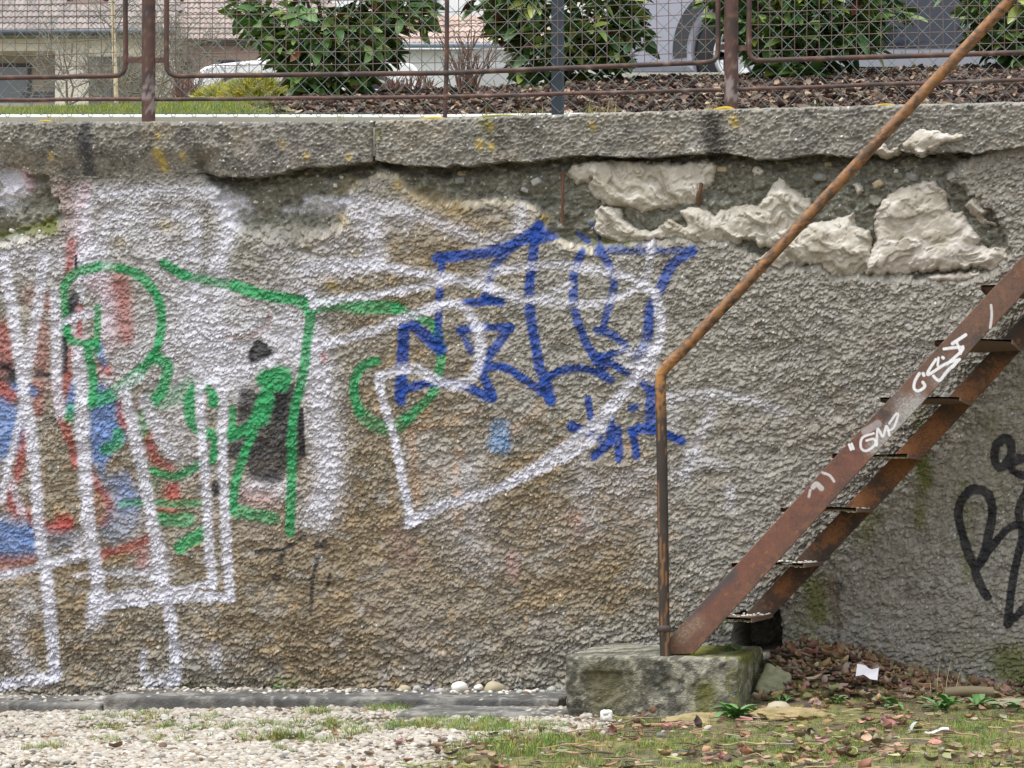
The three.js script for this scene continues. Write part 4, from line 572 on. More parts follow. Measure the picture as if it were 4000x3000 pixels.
{ // gravel: each pebble real, in three shapes
  reseed(501); const lists = [[], [], []];
  for (let n = 0; n < 130000; n++) {
    const z = 0.36 + 2.9 * rnd(), x = rr(-2.9, 1.3); if (inSlab(x, z) || inBlock(x, z)) continue;
    const gv = gravelness(x, z); if (rnd() > gv * 0.995 + 0.003) continue; const dirt = fbm(x * 2.4, z * 3.4, 193, 4); if (dirt > 0.57 && rnd() < sstep(0.57, 0.68, dirt) * 0.92) continue;
    const s = rr(0.0045, 0.011) * (rnd() < 0.12 ? 1.6 : 1), t = rnd(), k = rr(0.75, 1.1);
    let c = t < 0.62 ? [0.48, 0.43, 0.36] : t < 0.78 ? [0.6, 0.57, 0.51] : t < 0.88 ? [0.34, 0.26, 0.185] : t < 0.95 ? [0.21, 0.2, 0.185] : [0.14, 0.09, 0.06]; c = c.map((v) => v * k * 0.84);
    lists[n % 3].push({ p: [x, groundY(x, z) + s * 0.25 + rr(0, 0.006), z], r: [rr(-0.5, 0.5), rr(0, 6.3), rr(-0.5, 0.5)], s: [s * rr(0.9, 1.5), s * rr(0.6, 0.9), s * rr(0.8, 1.2)], c });
  }
  for (let n = 0; n < 420; n++) { const x = rr(-2.9, 0.12), z = 0.045 + 0.3 * rnd() * rnd(), s = rr(0.004, 0.011), t = rnd(), c = (t < 0.5 ? [0.45, 0.4, 0.33] : t < 0.75 ? [0.27, 0.25, 0.22] : t < 0.9 ? [0.58, 0.55, 0.5] : [0.16, 0.1, 0.07]), y = (x < -1.63 ? -0.03 + 0.008 * (x + 2.5) : 0.023 + 0.012 * (x + 0.73)) + s * 0.3; lists[n % 3].push({ p: [x, y, z], r: [rr(-0.5, 0.5), rr(0, 6.3), rr(-0.5, 0.5)], s: [s * rr(0.9, 1.5), s * rr(0.6, 0.9), s], c }); }
  lists.forEach((l, k) => stuff(instanced('gravel', stoneGeo(10 + k, 1, 1, 1, 1), std(1, 1, 1, 0.85), l), 'cream coloured gravel spread over the ground before the wall', 'gravel'));
}
function bladeGeo(n, h, w, spread, k) {            // a little tuft
  reseed(k); const P = [], I = [];
  for (let b = 0; b < n; b++) {
    const a = rr(0, 6.283), l = h * rr(0.55, 1.1), lean = spread * rr(0.2, 1), ox = rr(-0.35, 0.35) * spread, oz = rr(-0.35, 0.35) * spread, dx = Math.cos(a), dz = Math.sin(a), px = -dz * w * rr(0.6, 1), pz = dx * w * rr(0.6, 1), st = P.length / 3;
    for (let s = 0; s <= 3; s++) { const t = s / 3, q = 1 - t * 0.92, x = ox + dx * lean * t * t, z = oz + dz * lean * t * t, y = l * (t - 0.25 * t * t * (lean / h)); P.push(x - px * q, y, z - pz * q, x + px * q, y, z + pz * q); }
    for (let s = 0; s < 3; s++) { const i = st + s * 2; I.push(i, i + 1, i + 3, i, i + 3, i + 2); }
  }
  const g = new THREE.BufferGeometry(); g.setAttribute('position', new THREE.Float32BufferAttribute(P, 3)); g.setIndex(I); g.computeVertexNormals(); return g;
}
const leafy = { side: THREE.DoubleSide };
const grassGeos = [bladeGeo(9, 0.035, 0.0016, 0.03, 31), bladeGeo(12, 0.028, 0.0017, 0.035, 32), bladeGeo(8, 0.05, 0.0018, 0.04, 33)], grassMat = new THREE.MeshPhysicalMaterial({ color: 0xffffff, roughness: 0.7, side: THREE.DoubleSide, transmission: 0, specularIntensity: 0.4 });
const grassTint = () => { const t = rnd(); return (t < 0.45 ? [0.15, 0.22, 0.05] : t < 0.76 ? [0.24, 0.27, 0.07] : t < 0.88 ? [0.08, 0.15, 0.04] : [0.42, 0.35, 0.16]).map((v) => v * rr(0.8, 1.25)); };
{
  reseed(601); const lists = [[], [], []];
  const put = (x, z, s) => lists[Math.floor(rnd() * 3)].push({ p: [x, groundY(x, z) - 0.003, z], r: [rr(-0.15, 0.15), rr(0, 6.3), rr(-0.15, 0.15)], s: [s, s * rr(0.8, 1.2), s], c: grassTint() });
  for (let n = 0; n < 34000; n++) { const x = rr(-0.6, 2.9), z = rr(0.25, 3.25); if (inSlab(x, z) || inBlock(x, z)) continue; const e = 1 - gravelness(x, z), p = sstep(0.42, 0.62, fbm(x * 4, z * 3, 194, 3)) * 0.9 + 0.2; if (rnd() < e * p * sstep(0.25, 0.9, z)) put(x, z, rr(0.3, 0.72)); }
  for (const [a, b, n, sp] of [[390, 2800, 12, 0.05], [420, 2830, 10, 0.04], [560, 2790, 22, 0.07], [670, 2830, 10, 0.03], [830, 2840, 22, 0.08], [790, 2800, 8, 0.08], [190, 2930, 26, 0.06], [560, 2860, 14, 0.14], [680, 2890, 14, 0.1], [430, 2900, 12, 0.09], [1050, 2830, 22, 0.1], [1150, 2860, 18, 0.06], [1240, 2780, 26, 0.05], [1270, 2890, 14, 0.06], [1330, 2830, 20, 0.1], [1400, 2860, 18, 0.07], [1500, 2760, 40, 0.07], [1560, 2830, 24, 0.08], [1640, 2820, 26, 0.06], [1780, 2820, 60, 0.12], [1860, 2830, 60, 0.12], [1950, 2840, 50, 0.12], [1120, 2920, 8, 0.05], [1010, 2870, 12, 0.08], [2050, 2830, 40, 0.12], [2000, 2900, 50, 0.2], [2100, 2880, 50, 0.2]]) {
    const [x, z] = onY(a, b + 20, lineAt(groundLine, (a - 2000) / 947)); for (let q = 0; q < n; q++) { const gx = x + rr(-sp, sp), gz = z + rr(-sp, sp) * 1.4; if (!inSlab(gx, gz)) { for (let v = 0; v < 4; v++) put(gx + rr(-0.03, 0.03), gz + rr(-0.03, 0.03), rr(0.6, 1.25)); } }
  }
  for (let q = 0; q < 90; q++) { const x = rr(0.7, 2.6), z = rr(0.15, 0.5); put(x, z, rr(0.6, 1.1)); }
  lists.forEach((l, k) => stuff(instanced('grass', grassGeos[k], grassMat, l), 'short winter grass and moss growing over the ground before the wall', 'grass'));
}
function deadLeaf(k, curl) {                       // curled dry leaf, about 1 unit long
  const nx = 8, ny = 4; return grid(nx, ny, (i, j) => { const u = i / nx, v = j / ny * 2 - 1, w = 0.34 * Math.pow(Math.sin(Math.PI * Math.pow(u, 0.8)), 0.8) * (1 + 0.18 * (hash(i, j, k) - 0.5)) + 0.004; const x = u - 0.5; return { p: [x, curl * (v * v * 0.28 + (x * x) * 0.9) + 0.05 * (noise(u * 4, v * 2, k) - 0.5) + curl * 0.12 * v * x, v * w] }; });
}
const leafGeos = [deadLeaf(1, 0.35), deadLeaf(2, 0.7), deadLeaf(3, -0.5), deadLeaf(4, 1.1)], leafMat = new THREE.MeshStandardMaterial({ color: 0xffffff, roughness: 0.75, side: THREE.DoubleSide });
const leafTint = () => { const t = rnd(); return (t < 0.45 ? [0.25, 0.16, 0.095] : t < 0.72 ? [0.35, 0.245, 0.16] : t < 0.9 ? [0.115, 0.077, 0.055] : [0.4, 0.31, 0.225]).map((v) => v * rr(0.8, 1.25)); };
{
  reseed(701); const lists = [[], [], [], []];
  const put = (x, z, s, up = 0) => { const t = rnd() < 0.2 ? 1.0 : 0.3; lists[Math.floor(rnd() * 4)].push({ p: [x, groundY(x, z) + s * 0.08 + up, z], r: [rr(-t, t), rr(0, 6.3), rr(-t, t)], s: [s * rr(0.6, 1.2), s * rr(0.5, 1.1), s * rr(0.6, 1.25)], c: leafTint() }); };
  const mound = onZ(3150, 2600, 0)[0];
  for (let n = 0; n < 7000; n++) { const x = rr(bxb + 0.05, 2.9), z = 0.02 + 1.4 * rnd() * rnd(); const p = Math.exp(-((z / 0.42) ** 2)) * (0.25 + 0.75 * Math.exp(-(((x - mound - 0.2) / 0.5) ** 2))); if (rnd() < p) put(x, z, rr(0.03, 0.062), rr(0, 0.035) * p); }
  for (let n = 0; n < 3000; n++) { const x = rr(-0.3, 2.9), z = rr(0.5, 3.2); if (inSlab(x, z) || inBlock(x, z)) continue; const e = 0.1 + 0.9 * sstep(0.45, 0.62, fbm(x * 2.6, z * 2.2, 195, 3)); if (rnd() < e * (1 - gravelness(x, z)) * (0.3 + 0.5 * sstep(0.8, 2, x))) put(x, z, rr(0.026, 0.058), rr(0.006, 0.02)); }
  for (let n = 0; n < 90; n++) { const x = rr(-2.8, 0.6), z = rr(1.4, 3.2); put(x, z, rr(0.014, 0.035), 0.008); }
  lists.forEach((l, k) => stuff(instanced('leaf_litter', leafGeos[k], leafMat, l), 'brown dead leaves heaped and scattered on the ground by the stairs', 'dead leaves'));
  { const tl = []; for (let n = 0; n < 420; n++) { const x = rr(-0.1, 2.9), z = 0.1 + 3 * rnd(); if (inSlab(x, z) || inBlock(x, z) || gravelness(x, z) > 0.5) continue; const l = rr(0.04, 0.16); tl.push({ p: [x, groundY(x, z) + rr(0.006, 0.022), z], r: [rr(-0.15, 0.15), rr(0, 6.3), rr(-0.2, 0.2)], s: [l, rr(0.6, 1.4), rr(0.6, 1.4)], c: (rnd() < 0.5 ? [0.42, 0.33, 0.19] : [0.14, 0.095, 0.065]).map((v) => v * rr(0.7, 1.2)) }); } const tg = tube([[-0.5, 0, 0], [-0.15, 0.006, 0.03], [0.2, 0.002, -0.02], [0.5, 0.004, 0.03]], 0.0022, 5, 8); stuff(instanced('straw_and_twigs', tg, leafMat, tl), 'dry straw and thin twigs strewn over the grass', 'twigs'); }
  for (const [a, b, s, t] of [[1440, 2955, 0.06, 0], [1560, 2925, 0.07, 1], [1610, 2965, 0.075, 2], [1890, 2945, 0.06, 3], [1850, 2860, 0.06, 0], [450, 2950, 0.07, 1], [690, 2970, 0.05, 2], [1310, 2895, 0.05, 3], [1620, 2840, 0.05, 0], [1970, 2840, 0.07, 1], [2010, 2855, 0.06, 2]]) {
    const [x, z] = onY(a, b, lineAt(groundLine, (a - 2000) / 947)), m = mesh('fallen_leaf', leafGeos[t], std(...leafTint(), 0.75, leafy), null); m.scale.setScalar(s * 0.75); m.position.set(x, groundY(x, z) + 0.016, z); m.rotation.set(rr(-0.4, 0.4), rr(0, 6), rr(-0.4, 0.4)); tag(m, 'single brown dead leaf lying on the gravel or its grassy edge', 'leaf', 'leaves fallen on the gravel');
  }
}
{ // stones, scraps and sticks one can pick up
  reseed(801);
  const cream = std(0.72, 0.69, 0.63, 0.85), grey = std(0.4, 0.4, 0.38, 0.9), tan = std(0.42, 0.36, 0.24, 0.92), blue = std(0.1, 0.13, 0.24, 0.8), gs = [20, 21, 22, 23].map((k) => stoneGeo(k, 1, 0.7, 0.85, 2));
  for (const [a, b, r, m] of [[1175, 2695, 19, 0], [1205, 2695, 15, 0], [1230, 2705, 9, 0], [400, 2727, 22, 1], [455, 2722, 13, 0], [782, 2706, 14, 0], [828, 2712, 10, 0], [860, 2708, 9, 0], [980, 2708, 13, 0], [1470, 2695, 10, 0], [1580, 2684, 26, 2], [1628, 2682, 22, 1], [1612, 2700, 12, 0], [1687, 2683, 15, 3], [1722, 2692, 20, 1], [1795, 2678, 36, 0], [1870, 2677, 20, 0], [1930, 2684, 46, 2], [1885, 2702, 14, 1], [1770, 2706, 16, 0], [1855, 2700, 11, 0], [1955, 2705, 12, 0], [1980, 2695, 10, 0], [2030, 2695, 18, 1], [2070, 2694, 12, 0], [2120, 2694, 15, 1], [2155, 2686, 20, 1], [1350, 2690, 12, 1], [1425, 2690, 16, 1], [1245, 2692, 14, 0]]) {
    const z = b > 2690 ? 0.16 : 0.09, [x, y] = onZ(a, b, z), o = mesh('pebble', gs[Math.floor(rnd() * 4)], [cream, grey, tan, blue][m], null); o.scale.setScalar(r * 0.00108); o.rotation.y = rr(0, 6); const top = x < -1.63 ? -0.03 + 0.008 * (x + 2.5) : 0.021 + 0.012 * (x + 0.73); o.position.set(x, Math.max(top, y - 0.01), z);
    if (a === 1795) tag(o, 'largest white pebble on the slab, next to the big tan stone', 'pebble'); else if (a === 1930) tag(o, 'big tan stone on the slab next to the concrete block', 'pebble'); else if (a === 1580) tag(o, 'smaller tan flat stone on the slab touching a grey pebble', 'pebble'); else if (m === 3) tag(o, 'small dark blue crumpled pebble on the slab among white ones', 'pebble'); else tag(o, ['white pebble lying on the slab at the wall foot', 'grey pebble lying on the slab at the wall foot', 'tan flat stone lying on the slab at the wall foot'][m], 'pebble', ['white pebbles on the slab', 'grey pebbles on the slab', 'tan stones on the slab'][m]);
  }
  const put = (name, geo, mat, a, b, z, label, cat, rot = [0, 0, 0], up = 0) => { const [x] = onZ(a, b, z), o = mesh(name, geo, mat, null); o.position.set(x, groundY(x, z) + up, z); o.rotation.set(...rot); return tag(o, label, cat); };
  put('white_stone', roughBox(0.048, 0.044, 0.045, 0.004, 0.012, 0.006, 210, 60), std(0.8, 0.78, 0.76, 0.85), 2370, 2840, 0.9, 'white squarish stone in front of the concrete block', 'stone', [0, 0.3, 0.05]);
  const lump = (k, a, b, c) => { const g = stoneGeo(k, a, b, c, 12), p = g.attributes.position; for (let i = 0; i < p.count; i++) { const x = p.getX(i), y = p.getY(i), z = p.getZ(i), q = 1 + 0.35 * (fbm(x * 38 + y * 60, z * 38, k, 4) - 0.5); p.setXYZ(i, x * q, y * q + 0.012 * (fbm(x * 60, z * 60, k + 3, 3) - 0.5), z * q); } g.computeVertexNormals(); return paintVerts(g, (x, y, z) => { const f = fbm(x * 50, z * 50 + y * 30, k, 4), c = mix3([0.24, 0.185, 0.09], [0.4, 0.31, 0.16], f), w = fbm(x * 14, z * 14, k + 8, 3); return mix3(c, [0.13, 0.13, 0.04], sstep(0.55, 0.7, w) * 0.6); }); };
  const sand = vcol(0.97);
  put('sandstone_slab', lump(31, 0.15, 0.03, 0.12), sand, 2745, 2830, 0.93, 'flat yellow sandstone lump at the foot of the concrete block', 'stone', [0, 0.4, 0], 0.004);
  put('sandstone_slab', lump(32, 0.17, 0.026, 0.15), sand, 3080, 2855, 0.85, 'flat yellow sandstone lump between the leaf heap and the grass', 'stone', [0, 0.2, 0], 0.004);
  put('green_rock', paintVerts(roughBox(0.11, 0.125, 0.09, 0.006, 0.014, 0.012, 220, 34), (x, y, z) => { const f = fbm(x * 60, y * 60 + z * 40, 221, 4); return mix3([0.17, 0.18, 0.09], [0.33, 0.33, 0.23], f); }), vcol(0.96), 2995, 2720, 0.42, 'pale green algae covered rock leaning beside the concrete block', 'rock', [-0.35, 0.25, -0.35], -0.03);
  put('beige_rock', stoneGeo(34, 0.055, 0.045, 0.05, 3), std(0.42, 0.37, 0.27, 0.95), 3045, 2795, 0.75, 'rounded beige rock at the edge of the yellow sandstone', 'rock');
  put('flat_rock', stoneGeo(35, 0.11, 0.03, 0.09, 3), std(0.26, 0.25, 0.17, 0.95), 3960, 2800, 0.6, 'flat greenish rock half buried behind the weeds', 'rock');
  { const g = grid(6, 4, (i, j) => { const u = i / 6 - 0.5, v = j / 4 - 0.5; return { p: [u * 0.085 + 0.012 * v, 0.006 * Math.sin(u * 5 + v * 3), v * 0.055 + 0.006 * Math.sin(u * 9)] }; }); put('paper_scrap', g, std(0.82, 0.8, 0.84, 0.8, leafy), 3388, 2735, 0.42, 'crumpled white paper scrap lying on the leaf heap', 'paper', [0.75, -0.25, -0.12], 0.075); }
  { const g = grid(8, 3, (i, j) => { const u = i / 8 - 0.5, v = j / 3 - 0.5; return { p: [u * 0.085, 0.006 * Math.sin(u * 6) + 0.01 * v, v * 0.025] }; }); put('plastic_scrap', g, std(0.62, 0.63, 0.63, 0.4, leafy), 3660, 2925, 1.6, 'twisted pale plastic scrap lying in the grass', 'plastic', [0.6, 0.2, 0.05], 0.02); put('plastic_scrap', g, std(0.42, 0.43, 0.4, 0.5, leafy), 3560, 2915, 1.5, 'small dull grey plastic scrap beside the pale one in the grass', 'plastic', [0.5, 1, 0.3], 0.02).scale.setScalar(0.7); }
  const stick = (name, pts, r, col, label, cat = 'stick') => tag(mesh(name, tube(pts, r, 7, 20), std(...col, 0.9), null), label, cat);
  const gp = (a, b, z, up) => { const [x] = onZ(a, b, z); return [x, groundY(x, z) + up, z]; };
  stick('broken_branch', [gp(3690, 2760, 0.45, 0.03), gp(3780, 2755, 0.44, 0.034), gp(3880, 2745, 0.42, 0.03)], 0.02, [0.2, 0.16, 0.1], 'thick broken branch lying in the leaves below the black graffiti', 'branch');
  stick('twig', [gp(2470, 2890, 1.2, 0.012), gp(2560, 2885, 1.2, 0.018), gp(2650, 2870, 1.2, 0.014)], 0.008, [0.3, 0.2, 0.1], 'tan twig lying on the grass before the concrete block', 'twig');
  stick('twig', [gp(3060, 2665, 0.3, 0.03), gp(3100, 2680, 0.32, 0.035), gp(3135, 2690, 0.33, 0.02)], 0.007, [0.22, 0.18, 0.14], 'grey twig sticking out of the leaf heap by the green rock', 'twig');
  stick('twig', [gp(2270, 2965, 2.2, 0.008), gp(2350, 2972, 2.2, 0.012), gp(2420, 2985, 2.2, 0.006)], 0.004, [0.09, 0.06, 0.045], 'thin dark twig lying on the mossy grass', 'twig');
  // broad-leaved weeds, a leaf at a time
  const wl = grid(8, 3, (i, j) => { const u = i / 8, v = j / 3 * 2 - 1, w = 0.16 * Math.pow(Math.sin(Math.PI * Math.pow(u, 1.2) * 0.96 + 0.04), 0.9); return { p: [u, 0.5 * u - 0.55 * u * u + 0.12 * v * v * w * 4, v * w] }; }), wm = [std(0.07, 0.17, 0.035, 0.6, leafy), std(0.1, 0.22, 0.045, 0.6, leafy), std(0.13, 0.24, 0.09, 0.6, leafy)];
  const weed = (a, b, z, n, size, label) => { const [x] = onZ(a, b, z), t = thing('weed', label, 'weed'); t.position.set(x, groundY(x, z), z); for (let q = 0; q < n; q++) { const l = mesh('leaf', wl, wm[q % 3], t), s = size * rr(0.6, 1.1); l.scale.set(s, s * rr(0.6, 1.6), s); l.rotation.y = rr(0, 6.283); l.rotation.z = rr(0, 0.7); l.position.set(rr(-0.02, 0.02), 0.005, rr(-0.02, 0.02)); } return t; };
  weed(2880, 2845, 0.95, 26, 0.1, 'broad leaved green weed at the right corner of the concrete block'); weed(3500, 2780, 0.7, 10, 0.085, 'small leafy weed below the dry grass stalks'); weed(3690, 2800, 0.75, 20, 0.1, 'leafy green weed beside the broken branch'); weed(3820, 2800, 0.7, 12, 0.085, 'narrow leaved weed before the flat greenish rock'); weed(3980, 2810, 0.8, 12, 0.07, 'low green weed at the foot of the flat rock'); weed(3060, 2775, 0.6, 10, 0.06, 'tiny green weed between the beige and green rocks'); weed(3280, 2800, 0.6, 10, 0.05, 'tiny green weed in front of the white paper scrap');
  { const t = weed(2840, 2520, 0.5, 10, 0.05, 'dark green weed growing on top of the concrete block under the stairs'); t.position.y = blockTop - 0.012; t.position.z = 0.4; const t2 = weed(2815, 2440, 0.2, 7, 0.05, 'small weed sprouting from the wall beneath the lowest tread'); const [x, y] = onZ(2815, 2440, 0.03); t2.position.set(x, y, 0.012); t2.rotation.x = 0.8; }
  for (const [a, b, n, label] of [[4000, 2690, 26, 'dark clover growing at the wall foot under the algae stain'], [1090, 2690, 18, 'small green herb on the slab at the wall foot']]) { const t = weed(a, b, 0.1, n, 0.028, label); if (a < 2000) t.position.y = 0.02; else t.position.y += 0.03; }
  const clump = (name, a, b, z, n, h, w, sp, k, mat, label, yy) => { const [x] = onZ(a, b, z), o = mesh(name, bladeGeo(n, h, w, sp, k), mat, null); o.position.set(x, yy ?? groundY(x, z), z); return tag(o, label, 'grass'); };
  clump('grass_tuft', 2690, 2560, 0.68, 46, 0.075, 0.0014, 0.06, 91, std(0.2, 0.22, 0.07, 0.8, leafy), 'grass tuft growing on the block at the stringer foot', blockTop - 0.008);
  clump('dry_grass', 3690, 2760, 0.4, 16, 0.2, 0.002, 0.16, 92, std(0.5, 0.38, 0.17, 0.8, leafy), 'dry straw coloured grass stalks leaning out of the leaves');
  clump('dry_grass', 3640, 2770, 0.45, 16, 0.1, 0.002, 0.13, 93, std(0.46, 0.33, 0.15, 0.8, leafy), 'low bent straw tuft beside the taller dry stalks');
}
function paintMat(c) { return std(...c, 0.96); }
// ---------------------------------------------------------------- fences on top of the wall
const ZF = -0.11, ZC = -0.165;
const fp = (a, b, z = ZF) => { const [x, y] = onZ(a, b, z); return [x, y, z]; };
const rustCol = (x, y, z) => { const a = fbm(x * 12 + z * 9, y * 12, 230, 4), b = fbm(x * 70 + z * 50, y * 60, 231, 3); let c = mix3([0.09, 0.046, 0.037], [0.05, 0.034, 0.031], sstep(0.4, 0.62, a)); c = mix3(c, [0.2, 0.1, 0.065], sstep(0.58, 0.74, b) * 0.6); return mix3(c, [0.32, 0.27, 0.26], sstep(0.7, 0.8, fbm(x * 30 + 3 + z * 40, y * 22, 232, 3)) * 0.4); };
const rustMat = vcol(0.7, { metalness: 0.08 });
const fence = thing('rusty_fence', 'rusty steel fence of framed square wire panels standing on the coping', 'fence');
const railLine = [[-700, 390], [0, 390], [580, 388], [1000, 386], [1745, 378], [2855, 350], [4000, 312], [4800, 285]], panLine = [[-700, 308], [0, 304], [470, 296], [690, 297], [1100, 293], [1745, 285], [2855, 240], [4000, 205], [4800, 178]];
{
  const post = (a, base) => { const [x, y] = onZ(a, base, ZF); const g = new THREE.CylinderGeometry(0.029, 0.029, 1.35, 20, 90); g.translate(x, y + 0.66, ZF); paintVerts(g, (px, py, pz) => { let c = rustCol(px * 2, py, pz * 2); const d = Math.hypot(px - x, py - y - 0.1) < 0.06 && fbm(px * 60, py * 40, 233, 3) > 0.52 ? 0.7 : 0; return mix3(c, [0.3, 0.26, 0.26], d); }); mesh('post', g, rustMat, fence); };
  post(580, 480); post(2857, 434); post(5120, 372); post(-1690, 480);
  const bar = (name, line, from, to, r) => { const pts = []; for (let a = from; a <= to + 1; a += 60) pts.push(fp(a, lineAt(line, a) + 3 * (noise(a / 130, 3, 5) - 0.5))); return mesh(name, paintVerts(tube(pts, r, 9, pts.length * 3), rustCol), rustMat, fence); };
  bar('rail', railLine, -700, 560, 0.0085); bar('rail', railLine, 600, 2840, 0.0085); bar('rail', railLine, 2875, 4800, 0.0085);
  const panel = (l, r) => {                         // bent-bar frame; its wires are welded to it
    const pts = [], R = 48; if (l) { pts.push(fp(l, -560), fp(l, -200), fp(l, 60), fp(l, lineAt(panLine, l) - R - 10), fp(l + 4, lineAt(panLine, l) - 22), fp(l + 20, lineAt(panLine, l) - 5)); }
    for (let a = (l ? l + R : -700); a <= (r ? r - R : 4800); a += 80) pts.push(fp(a, lineAt(panLine, a)));
    if (r) pts.push(fp(r - 20, lineAt(panLine, r) - 4), fp(r - 4, lineAt(panLine, r) - 22), fp(r, lineAt(panLine, r) - R - 10), fp(r, 60), fp(r, -200), fp(r, -560));
    const frame = mesh('panel_frame', paintVerts(tube(pts, 0.0108, 10, pts.length * 5), rustCol), rustMat, fence), wires = [];
    const a0 = l ?? -700, a1 = r ?? 4800;
    for (let a = a0 + 34; a < a1 - 10; a += 48.2) { const q = []; for (let b = -500; b < lineAt(panLine, a) + 8; b += 44) q.push(fp(a + 5 * (noise(a * 0.37, b / 200, 7) - 0.5), Math.min(b, lineAt(panLine, a)), ZF + 0.003 + 0.002 * Math.sin(b / 16))); q.push(fp(a, lineAt(panLine, a) + 6, ZF + 0.004)); wires.push(tube(q, 0.0017, 4, q.length * 2)); }
    for (let n = 1; n < 17; n++) { const q = []; for (let a = a0; a <= a1 + 1; a += 50) { const aa = Math.min(a, a1), sag = l === null && n < 4 ? 7 * Math.sin(aa / 90) * noise(aa / 300, n, 9) : 0; q.push(fp(aa, lineAt(panLine, aa) - 49.5 * n + 10 + 6 * (noise(aa / 170, n * 3.3, 8) - 0.5) + sag, ZF - 0.0025)); } wires.push(tube(q, 0.0017, 4, q.length * 2)); }
    mesh('wire_grid', paintVerts(mergeGeometries(wires), (x, y, z) => mix3([0.1, 0.065, 0.055], [0.2, 0.15, 0.13], fbm(x * 8, y * 8, 234, 3))), vcol(0.65, { metalness: 0.2 }), frame);
  };
  panel(null, 490); panel(651, 2805); panel(2926, null);
  const q = [fp(1748, -560), fp(1746, 0), fp(1744, 284), fp(1740, 380), fp(1738, 458)]; const mid = mesh('mid_bar', paintVerts(tube(q, 0.0095, 10, 60), rustCol), rustMat, fence);
  for (const b of [286, 380]) { const w = stoneGeo(5, 0.017, 0.018, 0.015, 2); w.translate(...fp(1742, b)); mesh('weld', paintVerts(w, rustCol), rustMat, mid); }
  for (const [a, b, y0] of [[492, 556, 236], [606, 652, 236], [2804, 2832, 184], [2882, 2928, 188]]) { const [x0, y] = onZ(a, y0, ZF), x1 = onZ(b, y0, ZF)[0], g = new THREE.BoxGeometry(x1 - x0, 0.022, 0.012, 6, 2, 2); g.translate((x0 + x1) / 2, y, ZF); mesh('bracket', paintVerts(g, rustCol), rustMat, fence); }
}
const link = thing('chain_link_fence', 'grey green chain link fence with a square slate post behind the rusty fence', 'fence');
{
  const wires = [], bot = (a) => lineAt([[-700, 446], [0, 446], [1600, 446], [2000, 440], [3000, 412], [4000, 390], [4800, 372]], a), P = 81, r = 0.00145;
  const tilt = (a) => bot(a) - 446;
  for (let n = -16; n < 68; n++) for (const s of [-1, 1]) {
    const pts = []; for (let m = 0; m <= 15; m++) { const a = n * P + s * m * P / 2, j = 3 * (noise(a / 90, m, 11) - 0.5); if (a < -760 || a > 4900) continue; pts.push(fp(a + j, tilt(a) + 450 - m * 40 + 3 * (noise(a / 60, m, 12) - 0.5), ZC + 0.002 * s * (m % 2 ? 1 : -1))); }
    if (pts.length > 1) wires.push(tube(pts, r, 4, pts.length * 2));
  }
  for (let a = -700; a < 4850; a += P) wires.push(tube([fp(a - 9, tilt(a) + 442, ZC), fp(a - 5, tilt(a) + 455, ZC), fp(a + 5, tilt(a) + 456, ZC + 0.002), fp(a + 9, tilt(a) + 442, ZC)], r, 4, 8));
  for (const [o, lim] of [[-5, 1500]]) { const q = []; for (let a = -700; a <= lim; a += 60) q.push(fp(a, tilt(a) + 446 + o + 3 * (noise(a / 80, 1, 13) - 0.5), ZC - 0.004)); wires.push(tube(q, 0.0012, 4, q.length)); }
  mesh('wire_netting', mergeGeometries(wires), std(0.2, 0.245, 0.23, 0.5, { metalness: 0.3 }), link);
  const [x, y] = onZ(2178, 446, ZC - 0.04), g = new THREE.BoxGeometry(0.046, 1.4, 0.046); g.translate(x, y + 0.68, ZC - 0.045); mesh('post', g, std(0.035, 0.05, 0.07, 0.5), link);
  const [x2] = onZ(4900, 446, ZC - 0.04), g2 = new THREE.BoxGeometry(0.046, 1.4, 0.046); g2.translate(x2, y + 0.68, ZC - 0.045); mesh('post', g2, std(0.035, 0.05, 0.07, 0.5), link);
}
{ // lichen and moss cushions on the coping edge
  const ym = std(0.45, 0.3, 0.02, 0.98), gm = std(0.2, 0.2, 0.03, 0.98);
  for (const [a, b, w, h, m, l] of [[2830, 432, 0.045, 0.016, ym, 'yellow moss cushion at the foot of the rusty post on the coping'], [1690, 462, 0.06, 0.012, ym, 'thin yellow moss beside the middle fence bar on the coping'], [3455, 412, 0.05, 0.01, ym, 'flat yellow moss on the coping behind the handrail'], [180, 474, 0.035, 0.01, ym, 'small yellow moss patch on the coping before the lawn'], [1950, 458, 0.09, 0.012, gm, 'green moss strip on the coping edge near the slate post']]) {
    const [x] = onZ(a, b, -0.06), g = stoneGeo(6, w, h, 0.03, 3); g.translate(x, lineAt(TOPL, x) + 0.004, -0.05); tag(mesh('moss_cushion', g, m, null), l, 'moss');
  }
  reseed(55); const list = []; for (const [a, n] of [[2050, 14], [2110, 10], [2300, 16], [2330, 8], [2400, 8], [2790, 8], [1900, 8], [3600, 5], [250, 8], [190, 4], [3180, 4], [1330, 4]]) for (let q = 0; q < n; q++) { const [x] = onZ(a + rr(-25, 25), 450, -0.1), z = rr(-0.22, -0.06); list.push({ p: [x, lineAt(TOPL, x) - 0.002, z], r: [0, rr(0, 6), 0], s: [rr(0.5, 1), rr(0.6, 1.3), 1], c: rnd() < 0.5 ? [0.42, 0.34, 0.14] : [0.2, 0.22, 0.06] }); }
  stuff(instanced('coping_grass', bladeGeo(3, 0.07, 0.0018, 0.05, 95), grassMat, list), 'thin dry grass sprouting along the top of the wall coping', 'grass');
}
